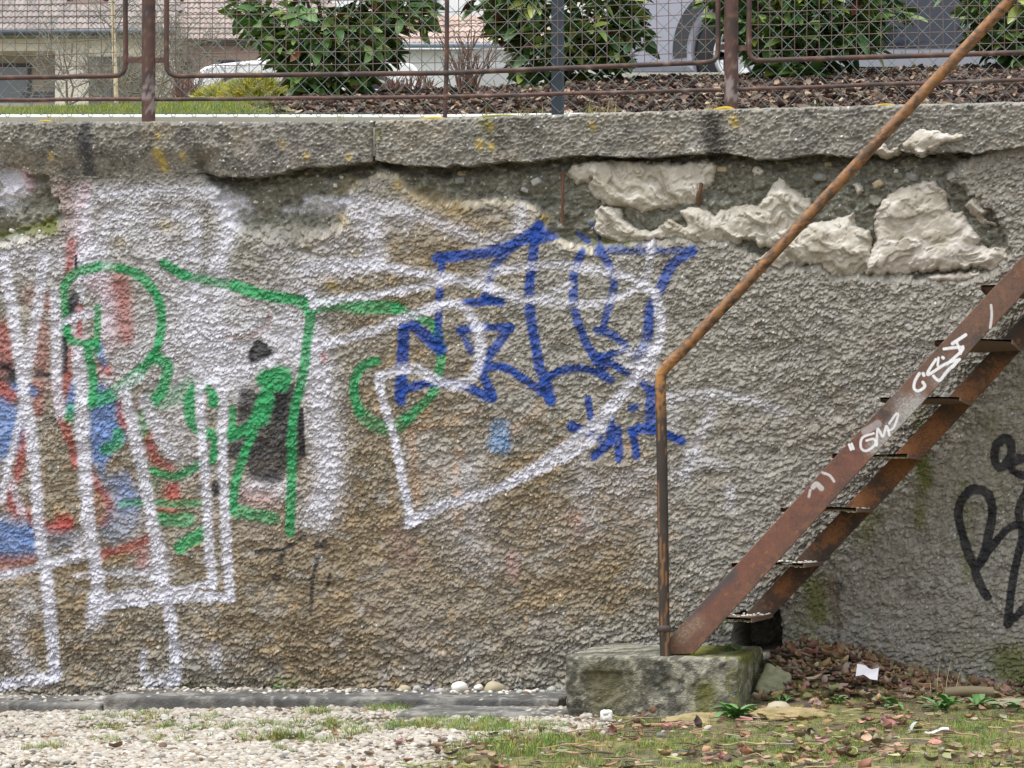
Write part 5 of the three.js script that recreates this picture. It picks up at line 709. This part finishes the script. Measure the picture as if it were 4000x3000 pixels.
// ---------------------------------------------------------------- garden bank, kerbs and everything behind the wall
const KERBZ = -0.36;
{ // pale concrete edging behind the coping
  const pts = [[-900, 446], [0, 446], [1450, 446], [1650, 447], [2200, 440], [2700, 436], [3000, 424], [4000, 402], [4900, 380]], g = grid(90, 6, (i, j) => {
    const a = -900 + 5800 * i / 90, [x, yt] = onZ(a, lineAt(pts, a), KERBZ); const pr = [[-0.16, 0], [-0.012, 0], [-0.004, -0.004], [0, -0.012], [0, -0.0121], [0, -0.1], [0, -0.2]][6 - j]; const n = 0.96 + 0.1 * fbm(x * 14, j * 3, 240, 3); return { p: [x, yt + (pr[0] < -0.1 ? 0 : 0) + (j === 6 ? 0 : pr[1] === 0 ? 0 : pr[1]), KERBZ + (j === 6 ? -0.16 : pr[0])], c: j >= 3 ? [0.72 * n, 0.72 * n, 0.68 * n] : [0.46 * n, 0.45 * n, 0.37 * n] };  // top and bevel coloured lighter than the face, their light painted in
  });
  tag(mesh('garden_kerb', g, vcol(0.85), null), 'pale concrete garden edging running behind the wall coping', 'kerb');
}
const bankPx = [[-900, 404], [0, 402], [700, 398], [1000, 385], [1250, 368], [1450, 352], [2000, 346], [2250, 344], [2400, 322], [3000, 322], [3400, 316], [4000, 304], [4900, 290]];
function bankY(x, z) {                             // rises from the edging to a crest, then the level car park, then the hill with the houses
  const zc = -4.6, depth = (CAM.z - z) / Math.cos(YAW), d0 = (CAM.z - zc) / Math.cos(YAW), col = 2000 + FPX * Math.tan(Math.atan2((x - CAM.x), (CAM.z - zc)) + YAW), foot = lineAt(TOPL, clamp(x, -3.6, 3.6)) + 0.015;
  const crest = atDepth(clamp(col, -900, 4900), lineAt(bankPx, clamp(col, -900, 4900)), d0).y;
  if (z > zc) { const t = clamp((z - (KERBZ - 0.1)) / (zc - KERBZ)); return mix(foot, crest, Math.pow(t, 0.85)) + 0.03 * (fbm(x * 2.3, z * 2.3, 241, 3) - 0.5) * Math.min(1, t * 5); }
  if (z > -16) return mix(crest, 3.1, sstep(zc, zc - 1.6, z)); return 3.1 + (-16 - z) * 0.083;
}
const colOf = (x, z) => 2000 + FPX * Math.tan(Math.atan2(x - CAM.x, CAM.z - z) + YAW);
const lawnness = (x, z) => sstep(1130, 950, colOf(x, z) + 260 * (fbm(x * 3, z * 2, 242, 3) - 0.5));
{
  const xs = [], zs = []; let s; for (let x = -5; x <= 4; x += 0.06) xs.push(x); s = 0.1; for (let x = 4; x < 260;) { x += s; s *= 1.25; xs.push(x); } s = 0.1; for (let x = -5; x > -260;) { x -= s; s *= 1.25; xs.unshift(x); }
  for (let z = KERBZ - 0.12; z > -6.5; z -= 0.06) zs.push(z); s = 0.12; for (let z = -6.5; z > -420;) { z -= s; s *= 1.16; zs.push(z); }
  const g = grid(xs.length - 1, zs.length - 1, (i, j) => { const x = xs[i], z = zs[j], a = fbm(x * 6, z * 6, 243, 3), l = lawnness(x, z); let c = mix3([0.035, 0.024, 0.018], [0.14, 0.19, 0.05], l); if (z < -6.4) c = z > -16 ? [0.12, 0.12, 0.12] : mix3([0.09, 0.12, 0.04], [0.15, 0.13, 0.08], a); return { p: [x, bankY(x, z), z], c }; });
  struct(mesh('hillside', g, vcol(0.97), null));
}
{ // bark mulch and lawn
  reseed(901); const chips = [[], []], gl = [], chipGeo = [deadLeaf(7, 0.4), (() => { const g = roughBox(1, 0.12, 0.34, 0.12, 0.05, 0.05, 245, 4); g.translate(0, -0.06, 0); return g; })()];
  for (let n = 0; n < 26000; n++) {
    const z = -0.5 - 4.3 * Math.pow(rnd(), 1.1), x = rr(-2.6, 2.9) - (z + 0.5) * -0.03; if (rnd() < lawnness(x, z)) continue; const s = rr(0.025, 0.075), t = rnd(), k = rr(0.7, 1.2);
    const c = (t < 0.5 ? [0.06, 0.036, 0.03] : t < 0.75 ? [0.14, 0.085, 0.06] : t < 0.9 ? [0.28, 0.2, 0.14] : [0.4, 0.31, 0.22]).map((v) => v * k);
    chips[n % 3 ? 0 : 1].push({ p: [x, bankY(x, z) + rr(0, 0.018), z], r: [rr(-0.7, 0.7), rr(0, 6.3), rr(-0.6, 0.6)], s: [s, s * 0.9, s * rr(0.6, 1)], c });
  }
  stuff(instanced('bark_mulch', chipGeo[0], leafMat, chips[0]), 'dark bark mulch and brown leaves covering the planting bed', 'mulch'); stuff(instanced('bark_mulch', chipGeo[1], leafMat, chips[1]), 'dark bark mulch and brown leaves covering the planting bed', 'mulch');
  for (let n = 0; n < 26000; n++) { const z = -0.5 - 4.4 * rnd(), x = rr(-3.9, -0.3); if (rnd() > lawnness(x, z)) continue; gl.push({ p: [x, bankY(x, z) - 0.004, z], r: [rr(-0.2, 0.2), rr(0, 6.3), 0], s: [1, rr(0.7, 1.3), 1], c: (rnd() < 0.65 ? [0.24, 0.3, 0.07] : rnd() < 0.6 ? [0.42, 0.38, 0.13] : [0.1, 0.18, 0.05]).map((v) => v * rr(0.8, 1.2)) }); }
  stuff(instanced('lawn', bladeGeo(7, 0.05, 0.002, 0.045, 96), grassMat, gl), 'yellowish green lawn behind the wall on the house side', 'lawn');
}
// ---- laurel shrubs: big glossy leaves, each its own piece
const laurelLeaf = (() => { const g = grid(6, 2, (i, j) => { const u = i / 6, v = j - 1, w = 0.21 * Math.pow(Math.sin(Math.PI * Math.pow(u, 0.9) * 0.97 + 0.03), 0.75); return { p: [u, 0.07 * Math.abs(v) * w * 5 - 0.22 * u * u, v * w] }; }); return g; })();
const laurelMats = [[0.075, 0.16, 0.055], [0.12, 0.22, 0.065], [0.2, 0.3, 0.08], [0.34, 0.4, 0.1], [0.24, 0.1, 0.05], [0.15, 0.05, 0.04]].map((c) => new THREE.MeshPhysicalMaterial({ color: new THREE.Color().setRGB(...c), roughness: 0.38, side: THREE.DoubleSide, specularIntensity: 0.7 }));
function laurel(px, py, depth, wpx, topPx, n, k, bright, label) {
  reseed(k); const base = atDepth(px, py, depth), s = depth / FPX, R = wpx / 2 * s, Hh = (py - topPx) * s, t = thing('laurel_shrub', label, 'shrub', 'laurel shrubs behind the fence');
  const gy = bankY(base.x, base.z); t.position.set(base.x, gy, base.z); const stems = [], rest = [], keep = [];
  for (let q = 0; q < 9; q++) { const a = rr(0, 6.28), l = rr(0.3, 0.8); stems.push(tube([[0, 0, 0], [Math.cos(a) * R * 0.3 * l, Hh * 0.35 * l, Math.sin(a) * R * 0.3 * l], [Math.cos(a) * R * 0.75, Hh * l, Math.sin(a) * R * 0.7]], 0.008, 5, 8)); }
  mesh('stem', mergeGeometries(stems), std(0.09, 0.06, 0.035, 0.9), t);
  const q = new THREE.Quaternion(), e = new THREE.Euler(), m4 = new THREE.Matrix4(), yaw = YAW;
  let clusters = [];
  for (let c = 0; c < n / 7; c++) { const a = rr(0, 6.283), el = Math.asin(rr(-0.98, 1)), rad = rr(0.45, 1) ** 0.5, wob = 0.55 + 0.95 * fbm(a * 1.6, el * 2.6, k, 3); const fl = 0.72 + 0.5 * (0.5 + 0.5 * Math.sin(el)); clusters.push([fl * Math.cos(a) * Math.cos(el) * R * rad * wob, Hh * (0.4 + (el < 0 ? 0.38 : 0.58) * Math.sin(el) * rad * wob), Math.sin(a) * Math.cos(el) * R * rad * wob, a]); }
  for (const [cx, cy, cz, ca] of clusters) for (let l = 0; l < 7; l++) {
    const len = rr(0.06, 0.14), out = ca + rr(-1.5, 1.5), x = cx + rr(-0.03, 0.03), y = Math.max(0.02, cy + rr(-0.04, 0.04)), z = cz + rr(-0.03, 0.03), tone = rnd(), mi = tone < 0.3 ? 0 : tone < 0.6 ? 1 : tone < (bright ? 0.84 : 0.89) ? 2 : tone < (bright ? 0.965 : 0.93) ? 3 : tone < 0.98 ? 4 : 5;
    const L = { p: [x, y, z], r: [rr(-0.9, 0.9), -out, rr(-0.75, 0.6)], s: len, mi, d: x * Math.sin(yaw) + z * Math.cos(yaw) };
    keep.push(L);
  }
  keep.sort((a, b) => b.d - a.d);
  const o = new THREE.Object3D(), rg = [[], [], [], [], [], []];
  keep.forEach((L, i) => { if (i < 260) { const l = mesh('leaf', laurelLeaf, laurelMats[L.mi], t); l.position.set(...L.p); l.rotation.set(L.r[0], L.r[1], L.r[2], 'YZX'); l.scale.setScalar(L.s); } else { o.position.set(...L.p); o.rotation.set(L.r[0], L.r[1], L.r[2], 'YZX'); o.scale.setScalar(L.s); o.updateMatrix(); rg[L.mi].push(laurelLeaf.clone().applyMatrix4(o.matrix)); } });
  rg.forEach((g, i) => { if (g.length) { const f = mesh('foliage', mergeGeometries(g), laurelMats[i], t); f.userData.kind = 'stuff'; } });
}
laurel(1290, 400, 16.6, 680, -520, 2700, 1001, false, 'dark laurel shrub with reddish leaves beside the white house');
laurel(2210, 352, 17.3, 600, -520, 2700, 1002, true, 'yellowish laurel shrub behind the square slate post');
laurel(3140, 378, 16.4, 720, -520, 3200, 1003, true, 'light green laurel shrub right of the second rusty post');
laurel(4040, 340, 16.8, 600, -520, 2500, 1004, true, 'laurel shrub behind the upper end of the handrail');
laurel(-700, 400, 17, 560, -520, 1000, 1005, false, 'laurel shrub on the lawn by the beige house');
// ---- kerb of the car park
{ const a = atDepth(2330, 292, 19.6), b = atDepth(4700, 280, 19.6); const L = a.distanceTo(b), g = roughBox(L, 0.5, 0.12, 0.1, 0.01, 0.003, 250, 8); g.translate(0, -0.5, 0); const m = mesh('parking_kerb', g, std(0.3, 0.29, 0.24, 0.9), null); m.position.copy(a.clone().add(b).multiplyScalar(0.5)); m.rotation.y = YAW; tag(m, 'low concrete kerb between the mulch bed and the parked cars', 'kerb'); }
// ---- cars
function car(label, paint, trim, px, py, depth, turn, scale = 1) {
  const t = thing('parked_car', label, 'car', undefined), p = atDepth(px, py, depth); t.position.copy(p); t.rotation.y = YAW + turn;
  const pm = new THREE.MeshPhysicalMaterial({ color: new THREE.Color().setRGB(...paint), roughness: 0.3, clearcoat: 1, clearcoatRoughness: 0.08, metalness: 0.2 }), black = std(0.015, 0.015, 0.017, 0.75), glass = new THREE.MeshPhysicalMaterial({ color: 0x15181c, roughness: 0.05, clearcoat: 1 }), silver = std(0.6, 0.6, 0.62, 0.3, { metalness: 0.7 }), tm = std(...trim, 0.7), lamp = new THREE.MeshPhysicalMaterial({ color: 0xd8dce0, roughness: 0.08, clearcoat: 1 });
  const W = 1.76, arch = (s, cx) => { s.lineTo(cx + 0.37, 0.24); s.absarc(cx, 0.34, 0.38, -0.26, Math.PI + 0.26, false); };
  const s = new THREE.Shape(); s.moveTo(2.05, 0.24); arch(s, 1.32); s.lineTo(-0.9, 0.22); arch(s, -1.3); s.lineTo(-2.0, 0.24); s.quadraticCurveTo(-2.12, 0.4, -2.08, 0.62); s.quadraticCurveTo(-2.04, 0.86, -1.75, 0.9); s.lineTo(-1.05, 0.98); s.lineTo(1.85, 1.0); s.quadraticCurveTo(2.1, 0.98, 2.1, 0.7); s.lineTo(2.05, 0.24);
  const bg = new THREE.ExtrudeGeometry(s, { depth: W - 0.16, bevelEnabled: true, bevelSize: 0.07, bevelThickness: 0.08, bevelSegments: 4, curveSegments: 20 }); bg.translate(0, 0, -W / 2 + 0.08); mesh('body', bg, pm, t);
  const c = new THREE.Shape(); c.moveTo(-1.05, 0.97); c.quadraticCurveTo(-0.6, 1.3, -0.25, 1.42); c.quadraticCurveTo(0.6, 1.52, 1.3, 1.42); c.lineTo(1.9, 1.0); c.lineTo(-1.05, 0.97);
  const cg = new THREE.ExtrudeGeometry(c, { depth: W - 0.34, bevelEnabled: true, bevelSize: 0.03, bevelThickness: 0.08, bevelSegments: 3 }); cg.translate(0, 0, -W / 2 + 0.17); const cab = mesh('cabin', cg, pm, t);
  for (const z of [-1, 1]) { const w = new THREE.Shape(); w.moveTo(-0.85, 1.04); w.quadraticCurveTo(-0.5, 1.3, -0.22, 1.37); w.lineTo(0.3, 1.41); w.lineTo(0.3, 1.04); const w2 = new THREE.Shape(); w2.moveTo(0.36, 1.04); w2.lineTo(0.36, 1.41); w2.lineTo(1.2, 1.36); w2.lineTo(1.6, 1.05); for (const sh of [w, w2]) { const g = new THREE.ExtrudeGeometry(sh, { depth: 0.012, bevelEnabled: false }); g.translate(0, 0, z > 0 ? W / 2 - 0.094 : -W / 2 + 0.082); mesh('side_window', g, glass, cab); } }
  const wd = new THREE.PlaneGeometry(0.56, W - 0.4); wd.rotateX(-Math.PI / 2); wd.rotateZ(0.55); wd.translate(-0.68, 1.235, 0); mesh('windscreen', wd, glass, cab);
  for (const z of [-1, 1]) {
    for (const x of [-1.3, 1.32]) {
      const w = new THREE.Group(); w.name = 'wheel'; w.position.set(x, 0.32, z * (W / 2 - 0.1)); t.add(w);
      const ty = new THREE.LatheGeometry([[0.2, -0.1], [0.3, -0.105], [0.325, -0.07], [0.325, 0.07], [0.3, 0.105], [0.2, 0.1]].map(([a, b]) => new THREE.Vector2(a, b)), 36); ty.rotateX(Math.PI / 2); mesh('tyre', ty, black, w);
      const rim = [new THREE.TorusGeometry(0.195, 0.02, 8, 32)]; for (let q = 0; q < 5; q++) { const sp = new THREE.BoxGeometry(0.06, 0.18, 0.03); sp.translate(0, 0.1, 0); sp.rotateZ(q * 1.2566); rim.push(sp); } const rg = mergeGeometries(rim.map((q) => q.toNonIndexed())); rg.translate(0, 0, z * 0.09); mesh('rim', rg, silver, w);
      const cl = new THREE.RingGeometry(0.38, 0.47, 30, 1, -0.1, Math.PI + 0.2); cl.translate(x, 0.34, z * (W / 2 + 0.006)); const cm = mesh('wheel_arch_trim', cl, std(...trim, 0.75, leafy), t);
    }
    const hl = stoneGeo(8, 0.17, 0.085, 0.12, 2); hl.translate(-1.95, 0.5, z * 0.72); mesh('headlight', hl, lamp, t);
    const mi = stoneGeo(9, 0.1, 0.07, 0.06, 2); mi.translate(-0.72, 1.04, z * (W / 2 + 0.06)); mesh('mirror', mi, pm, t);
    const tl = box(1.98, 2.13, 0.62, 0.86, z * 0.66 - 0.12, z * 0.66 + 0.12); mesh('tail_light', tl, std(0.3, 0.02, 0.02, 0.2), t);
  }
  mesh('bumper', box(-2.14, -1.72, 0.2, 0.48, -W / 2 + 0.05, W / 2 - 0.05), tm, t); mesh('sill', box(-0.86, 0.88, 0.2, 0.33, -W / 2 - 0.004, W / 2 + 0.004), tm, t);
  t.scale.setScalar(scale); return t;
}
{ const c = car('dark blue car with a painted lavender silver sky reflection on its body behind the laurels', [0.4, 0.4, 0.48], [0.05, 0.053, 0.06], 3640, 462, 21.3, 0); for (const [a, b] of [[-0.78, 0.12], [0.15, 0.92]]) mesh('door', box(a, b, 0.36, 0.98, 0.8, 0.892), new THREE.MeshPhysicalMaterial({ color: 0x1c2236, roughness: 0.25, clearcoat: 1 }), c); mesh('sill_trim', box(-0.84, 0.9, 0.24, 0.345, 0.86, 0.9), std(0.3, 0.31, 0.35, 0.4), c); }  // lavender body colour stands in for sky reflected in dark blue paint
car('white car far off behind the golden shrub', [0.82, 0.83, 0.86], [0.06, 0.06, 0.06], 1190, 470, 62, 0.12);
// ---- golden conifer hummocks
{
  const gm = [std(0.5, 0.42, 0.08, 0.8, leafy), std(0.3, 0.33, 0.07, 0.8, leafy)];
  const hum = (px, py, d, w, h, k, n, label) => { reseed(k); const t = thing('golden_conifer', label, 'shrub'), p = atDepth(px, py, d), s = d / FPX; t.position.copy(p); [0, 1].forEach((m) => { const gs = []; for (let q = 0; q < n; q++) { const a = rr(0, 6.28), el = rr(-0.2, 1.5), r = rr(0.6, 1); const sp = bladeGeo(4, 0.07, 0.005, 0.05, k + q % 7); reseed(k * 31 + q * 17 + m); sp.rotateZ(-Math.cos(a) * Math.cos(el) * 1.1); sp.rotateX(Math.sin(a) * Math.cos(el) * 1.1); sp.translate(Math.cos(a) * Math.cos(el) * w * s * r, Math.sin(el) * h * s * r, Math.sin(a) * Math.cos(el) * w * s * r); gs.push(sp); } const f = mesh('foliage', mergeGeometries(gs), gm[m], t); f.userData.kind = 'stuff'; }); mesh('stem', rod([0, -0.4, 0], [0, h * s * 0.6, 0], 0.012, 6), std(0.1, 0.07, 0.05), t); };
  hum(1010, 408, 18.5, 150, 92, 40, 500, 'low golden green conifer in front of the white car'); hum(860, 404, 19, 95, 50, 60, 260, 'smaller golden conifer left of the white car');
}
// ---- bare shrubs, trunk and scrub
const twigMat = [std(0.2, 0.185, 0.15, 0.9), std(0.15, 0.085, 0.07, 0.9), std(0.25, 0.22, 0.17, 0.9)];
function bare(name, label, px, py, d, hpx, wpx, stems, k, mi, cat = 'shrub', levels = 4, upright = 0.6) {
  reseed(k); const t = thing(name, label, cat), p = atDepth(px, py, d), s = d / FPX, H = hpx * s, Wd = wpx * s, main = [], fine = []; t.position.copy(p);
  const grow = (a, dir, len, r, lv) => {
    const b = a.map((v, i) => v + dir[i] * len), mid = a.map((v, i) => v + dir[i] * len * 0.5 + rr(-0.08, 0.08) * len);
    (lv > 2 ? main : fine).push(rod(a, mid, r, 4, r * 0.85), rod(mid, b, r * 0.85, 4, r * 0.68)); if (lv <= 0) return;
    const n = lv > 2 ? 3 : 3; for (let q = 0; q < n; q++) { const st = rnd() < 0.5 ? mid : b, nd = dir.map((v, i) => v * upright + rr(-0.85, 0.85) + (i === 1 ? 0.15 : 0)), L = Math.hypot(...nd) || 1; grow(st, nd.map((v) => v / L), len * rr(0.55, 0.85), r * 0.64, lv - 1); }
  };
  for (let q = 0; q < stems; q++) { const x = rr(-0.5, 0.5) * Wd * 0.5, dx = x / Wd * 1.2 + rr(-0.25, 0.25), L = Math.hypot(dx, 1, 0.2); grow([x, 0, rr(-0.3, 0.3) * Wd], [dx / L, 1 / L, rr(-0.25, 0.25)], H * rr(0.3, 0.42), 2.6 * s * rr(0.7, 1.3) * 2, levels); }
  mesh('branch', mergeGeometries(main.length ? main : fine.slice(0, 2)), twigMat[mi], t); const f = mesh('twigs', mergeGeometries(fine), twigMat[mi], t); f.userData.kind = 'stuff'; return t;
}
bare('bare_shrub', 'bare grey shrub with tangled twigs before the beige house', 330, 520, 52, 520, 360, 5, 1101, 0, 'shrub', 5);
bare('bare_shrub', 'bare grey shrub with tangled twigs right of the first rusty post', 720, 510, 54, 540, 340, 6, 1102, 0, 'shrub', 5);
bare('bare_shrub', 'bare grey bush close against the first rusty post', 560, 500, 50, 480, 240, 4, 1107, 2, 'shrub', 5);
bare('bare_shrub', 'upright reddish bare stems beside the pink building', 740, 440, 48, 190, 130, 14, 1103, 1, 'shrub', 2, 1.4);
bare('bare_shrub', 'tall reddish whips rising before the white house', 1815, 420, 48, 330, 90, 12, 1104, 1, 'shrub', 2, 1.8);
bare('bare_shrub', 'brown leafless scrub before the grey annex wall', 2010, 420, 56, 120, 300, 30, 1105, 2, 'shrub', 2, 1.4);
bare('bare_shrub', 'brown leafless hedge at the foot of the white house', 1590, 425, 56, 170, 260, 34, 1106, 1, 'shrub', 2, 1.4);
{ // slender pale trunk
  const t = thing('young_tree', 'slender tree with a pale cream trunk before the beige house', 'tree'), d = 40, P = (a, b) => atDepth(a, b, d), o = P(455, 470); t.position.copy(o); const q = [[457, 470], [452, 330], [446, 200], [441, 60], [436, -120], [430, -420]].map(([a, b]) => P(a, b).sub(o).toArray());
  const g = tube(q, 8.6 * d / FPX, 9, 60); mesh('trunk', paintVerts(g, (x, y, z) => mix3([0.62, 0.52, 0.36], [0.36, 0.27, 0.15], sstep(0.55, 0.72, fbm(x * 20, y * 14, 260, 3)))), vcol(0.8), t); reseed(5); const tw = []; for (let n = 0; n < 26; n++) { const u = rr(0.35, 1), i = Math.floor(u * 4.99), b = q[i].map((v, k) => mix(v, q[i + 1][k], u * 5 - i)); tw.push(rod(b, [b[0] + rr(-0.6, 0.6), b[1] + rr(0.2, 0.7), b[2] + rr(-0.5, 0.5)], 0.008, 4, 0.003)); } mesh('crown', mergeGeometries(tw), twigMat[0], t);
}
// ---- houses on the hill
const tileGeo = (() => { const g = grid(12, 2, (i, j) => { const u = i / 12, v = j / 2; return { p: [0.3 * u, 0.04 * Math.abs(Math.sin(u * Math.PI * 2)) + 0.04 * (1 - v), -0.38 * v] }; }); const l = grid(12, 1, (i, j) => { const u = i / 12; return { p: [0.3 * u, (0.04 * Math.abs(Math.sin(u * Math.PI * 2)) + 0.04) - 0.045 * (1 - j), 0] }; }); return mergeGeometries([g, l]); })();
function house(name, label, depth) { const t = thing(name, label, 'house'), s = depth / FPX, o = atDepth(2000, 1500, depth); t.position.copy(o); t.rotation.y = YAW; const y0 = o.y; return { t, s, x: (a) => (a - 2000) * s, y: (b) => (1700 - b) * s + EYE - y0, box(nm, a0, a1, b0, b1, z0, z1, m, par) { return mesh(nm, box(this.x(a0), this.x(a1), this.y(b1), this.y(b0), z0, z1), m, par ?? t); } }; }
function roof(h, a0, a1, eave, ridge, pitch, cols, fallback, skip) {
  const R = new THREE.Group(); R.name = 'roof'; h.t.add(R); const mats = cols.map((c) => std(...c, 0.9, leafy)); const x0 = h.x(a0), x1 = h.x(a1), y0 = h.y(eave); R.position.set(0, y0, 0.35); R.rotation.x = pitch; 
  const len = (h.y(ridge) - y0) / Math.sin(pitch); let n = 0; reseed(a0 + 7000);
  mesh('roof_deck', box(x0, x1, -0.06, -0.012, -len, 0.02), std(0.16, 0.12, 0.1, 0.95), R);
  for (let r = 0; r * 0.34 < len; r++) for (let x = x0 + (r % 2) * 0.15; x < x1 - 0.1; x += 0.3) { const a = x / h.s + 2000; if (skip && skip(a, r)) continue; n++; const m = mesh('roof_tile', tileGeo, mats[Math.floor(rnd() * mats.length)], R); m.position.set(x, 0, -r * 0.34); }
  return R;
}
const glassDark = new THREE.MeshPhysicalMaterial({ color: 0x6b7178, roughness: 0.08, clearcoat: 1 }), slate = std(0.055, 0.065, 0.085, 0.5);
{
  const h = house('beige_house', 'beige house with brown tiled roof and slate grey window frames', 92), wall = std(0.8, 0.72, 0.63, 0.9), shadedWall = std(0.5, 0.43, 0.38, 0.9);
  h.box('wall', -900, 640, 148, 196, -6, 0, wall); h.box('wall', 212, 343, 196, 900, -6, 0.004, wall); h.box('wall', 555, 640, 196, 900, -6, 0.002, wall); h.box('wall', -900, -330, 196, 900, -6, 0.003, wall); h.box('wall', 343, 555, 196, 218, -6, 0.001, wall);
  h.box('loggia_back', -330, 212, 196, 900, -1.6, -1.2, shadedWall); h.box('loggia_floor', -330, 212, 400, 900, -1.2, -0.1, shadedWall); h.box('door_leaf', 343, 432, 218, 900, -0.3, -0.1, std(0.14, 0.13, 0.13, 0.6)); h.box('door_leaf', 434, 555, 218, 900, -0.3, -0.1, std(0.15, 0.14, 0.14, 0.6));  // loggia takes a darkened copy of the wall colour, its shade painted in
  const win = (a0, a1, b0, b1) => { const w = h.box('window_pane', a0, a1, b0, b1, -1.19, -1.16, glassDark); for (const [p, q, r, s2] of [[a0 - 10, a0 + 4, b0 - 10, b1], [a1 - 4, a1 + 10, b0 - 10, b1], [a0 - 10, a1 + 10, b0 - 12, b0 + 2]]) h.box('frame', p, q, r, s2, -1.16, -1.1, slate, w); return w; };
  win(-120, 86, 240, 420); h.box('blind_rail', 188, 202, 232, 372, -1.19, -1.1, slate); h.box('railing', 80, 212, 356, 368, -0.06, 0.0, slate); h.box('railing', 80, 212, 372, 386, -0.07, -0.01, slate);
  const gut = new THREE.CylinderGeometry(0.1, 0.1, h.x(700) - h.x(-900), 12, 1, false, 0, Math.PI * 2); gut.rotateZ(Math.PI / 2); gut.translate((h.x(700) + h.x(-900)) / 2, h.y(131), 0.5); mesh('gutter', gut, std(0.09, 0.105, 0.13, 0.45), h.t); h.box('soffit', -900, 640, 138, 147, -0.2, 0.5, std(0.3, 0.28, 0.27));
  roof(h, -330, 700, 122, -130, 0.66, [[0.26, 0.225, 0.21], [0.3, 0.26, 0.24], [0.22, 0.19, 0.18]], 0, (a, r) => a > 235 && a < 372 && r > 3);
  const dz = -1.4; h.box('dormer_sill', 238, 372, 8, 24, dz, dz + 0.25, std(0.4, 0.43, 0.46, 0.6)); h.box('dormer', 245, 366, -140, 8, dz - 2, dz + 0.1, std(0.66, 0.6, 0.53)); const dw = h.box('dormer_window', 262, 350, -120, 2, dz + 0.08, dz + 0.14, glassDark); h.box('frame', 335, 352, -120, 2, dz + 0.14, dz + 0.17, slate, dw);
}
{
  const h = house('pink_house', 'faded pink house with a small dark window behind bare twigs', 96), wall = std(0.46, 0.33, 0.3, 0.9);
  h.box('wall', 640, 1280, 176, 900, -6, 0, wall); const w = h.box('window_pane', 850, 930, 240, 288, -0.05, 0.02, std(0.06, 0.05, 0.055, 0.3)); h.box('frame', 842, 938, 233, 240, 0.0, 0.05, slate, w); h.box('window_pane', 700, 750, 240, 288, -0.05, 0.02, std(0.07, 0.06, 0.06, 0.3));
  h.box('gutter', 640, 1280, 160, 176, 0, 0.3, std(0.1, 0.105, 0.12, 0.5)); roof(h, 640, 1280, 160, -110, 0.6, [[0.33, 0.27, 0.245], [0.29, 0.24, 0.22]], 0);
}
{
  const h = house('white_house', 'white house with pale brown tiled roof and blue grey gutter', 90), wall = std(0.82, 0.83, 0.85, 0.85);
  h.box('wall', 1380, 2560, 190, 900, -7, 0, wall); h.box('annex_wall', 1810, 2035, 276, 900, 0, 1.2, std(0.42, 0.42, 0.43, 0.9)); h.box('annex_wall', 1500, 1560, 270, 900, 0.002, 0.5, std(0.6, 0.58, 0.54, 0.9));
  const gut = new THREE.CylinderGeometry(0.075, 0.075, h.x(2560) - h.x(1380), 12); gut.rotateZ(Math.PI / 2); gut.translate((h.x(2560) + h.x(1380)) / 2, h.y(182), 0.45); mesh('gutter', gut, std(0.2, 0.25, 0.31, 0.45), h.t);
  roof(h, 1400, 2540, 176, 46, 0.6, [[0.42, 0.32, 0.275], [0.38, 0.28, 0.24], [0.46, 0.36, 0.31]], 0);
  h.box('upper_wall', 1380, 2560, -260, 44, -8, -1.45, wall); const w = h.box('upper_window', 1600, 1690, -150, 30, -1.45, -1.4, glassDark); h.box('frame', 1688, 1702, -150, 40, -1.4, -1.36, slate, w);
}
renderer.render(scene, camera);
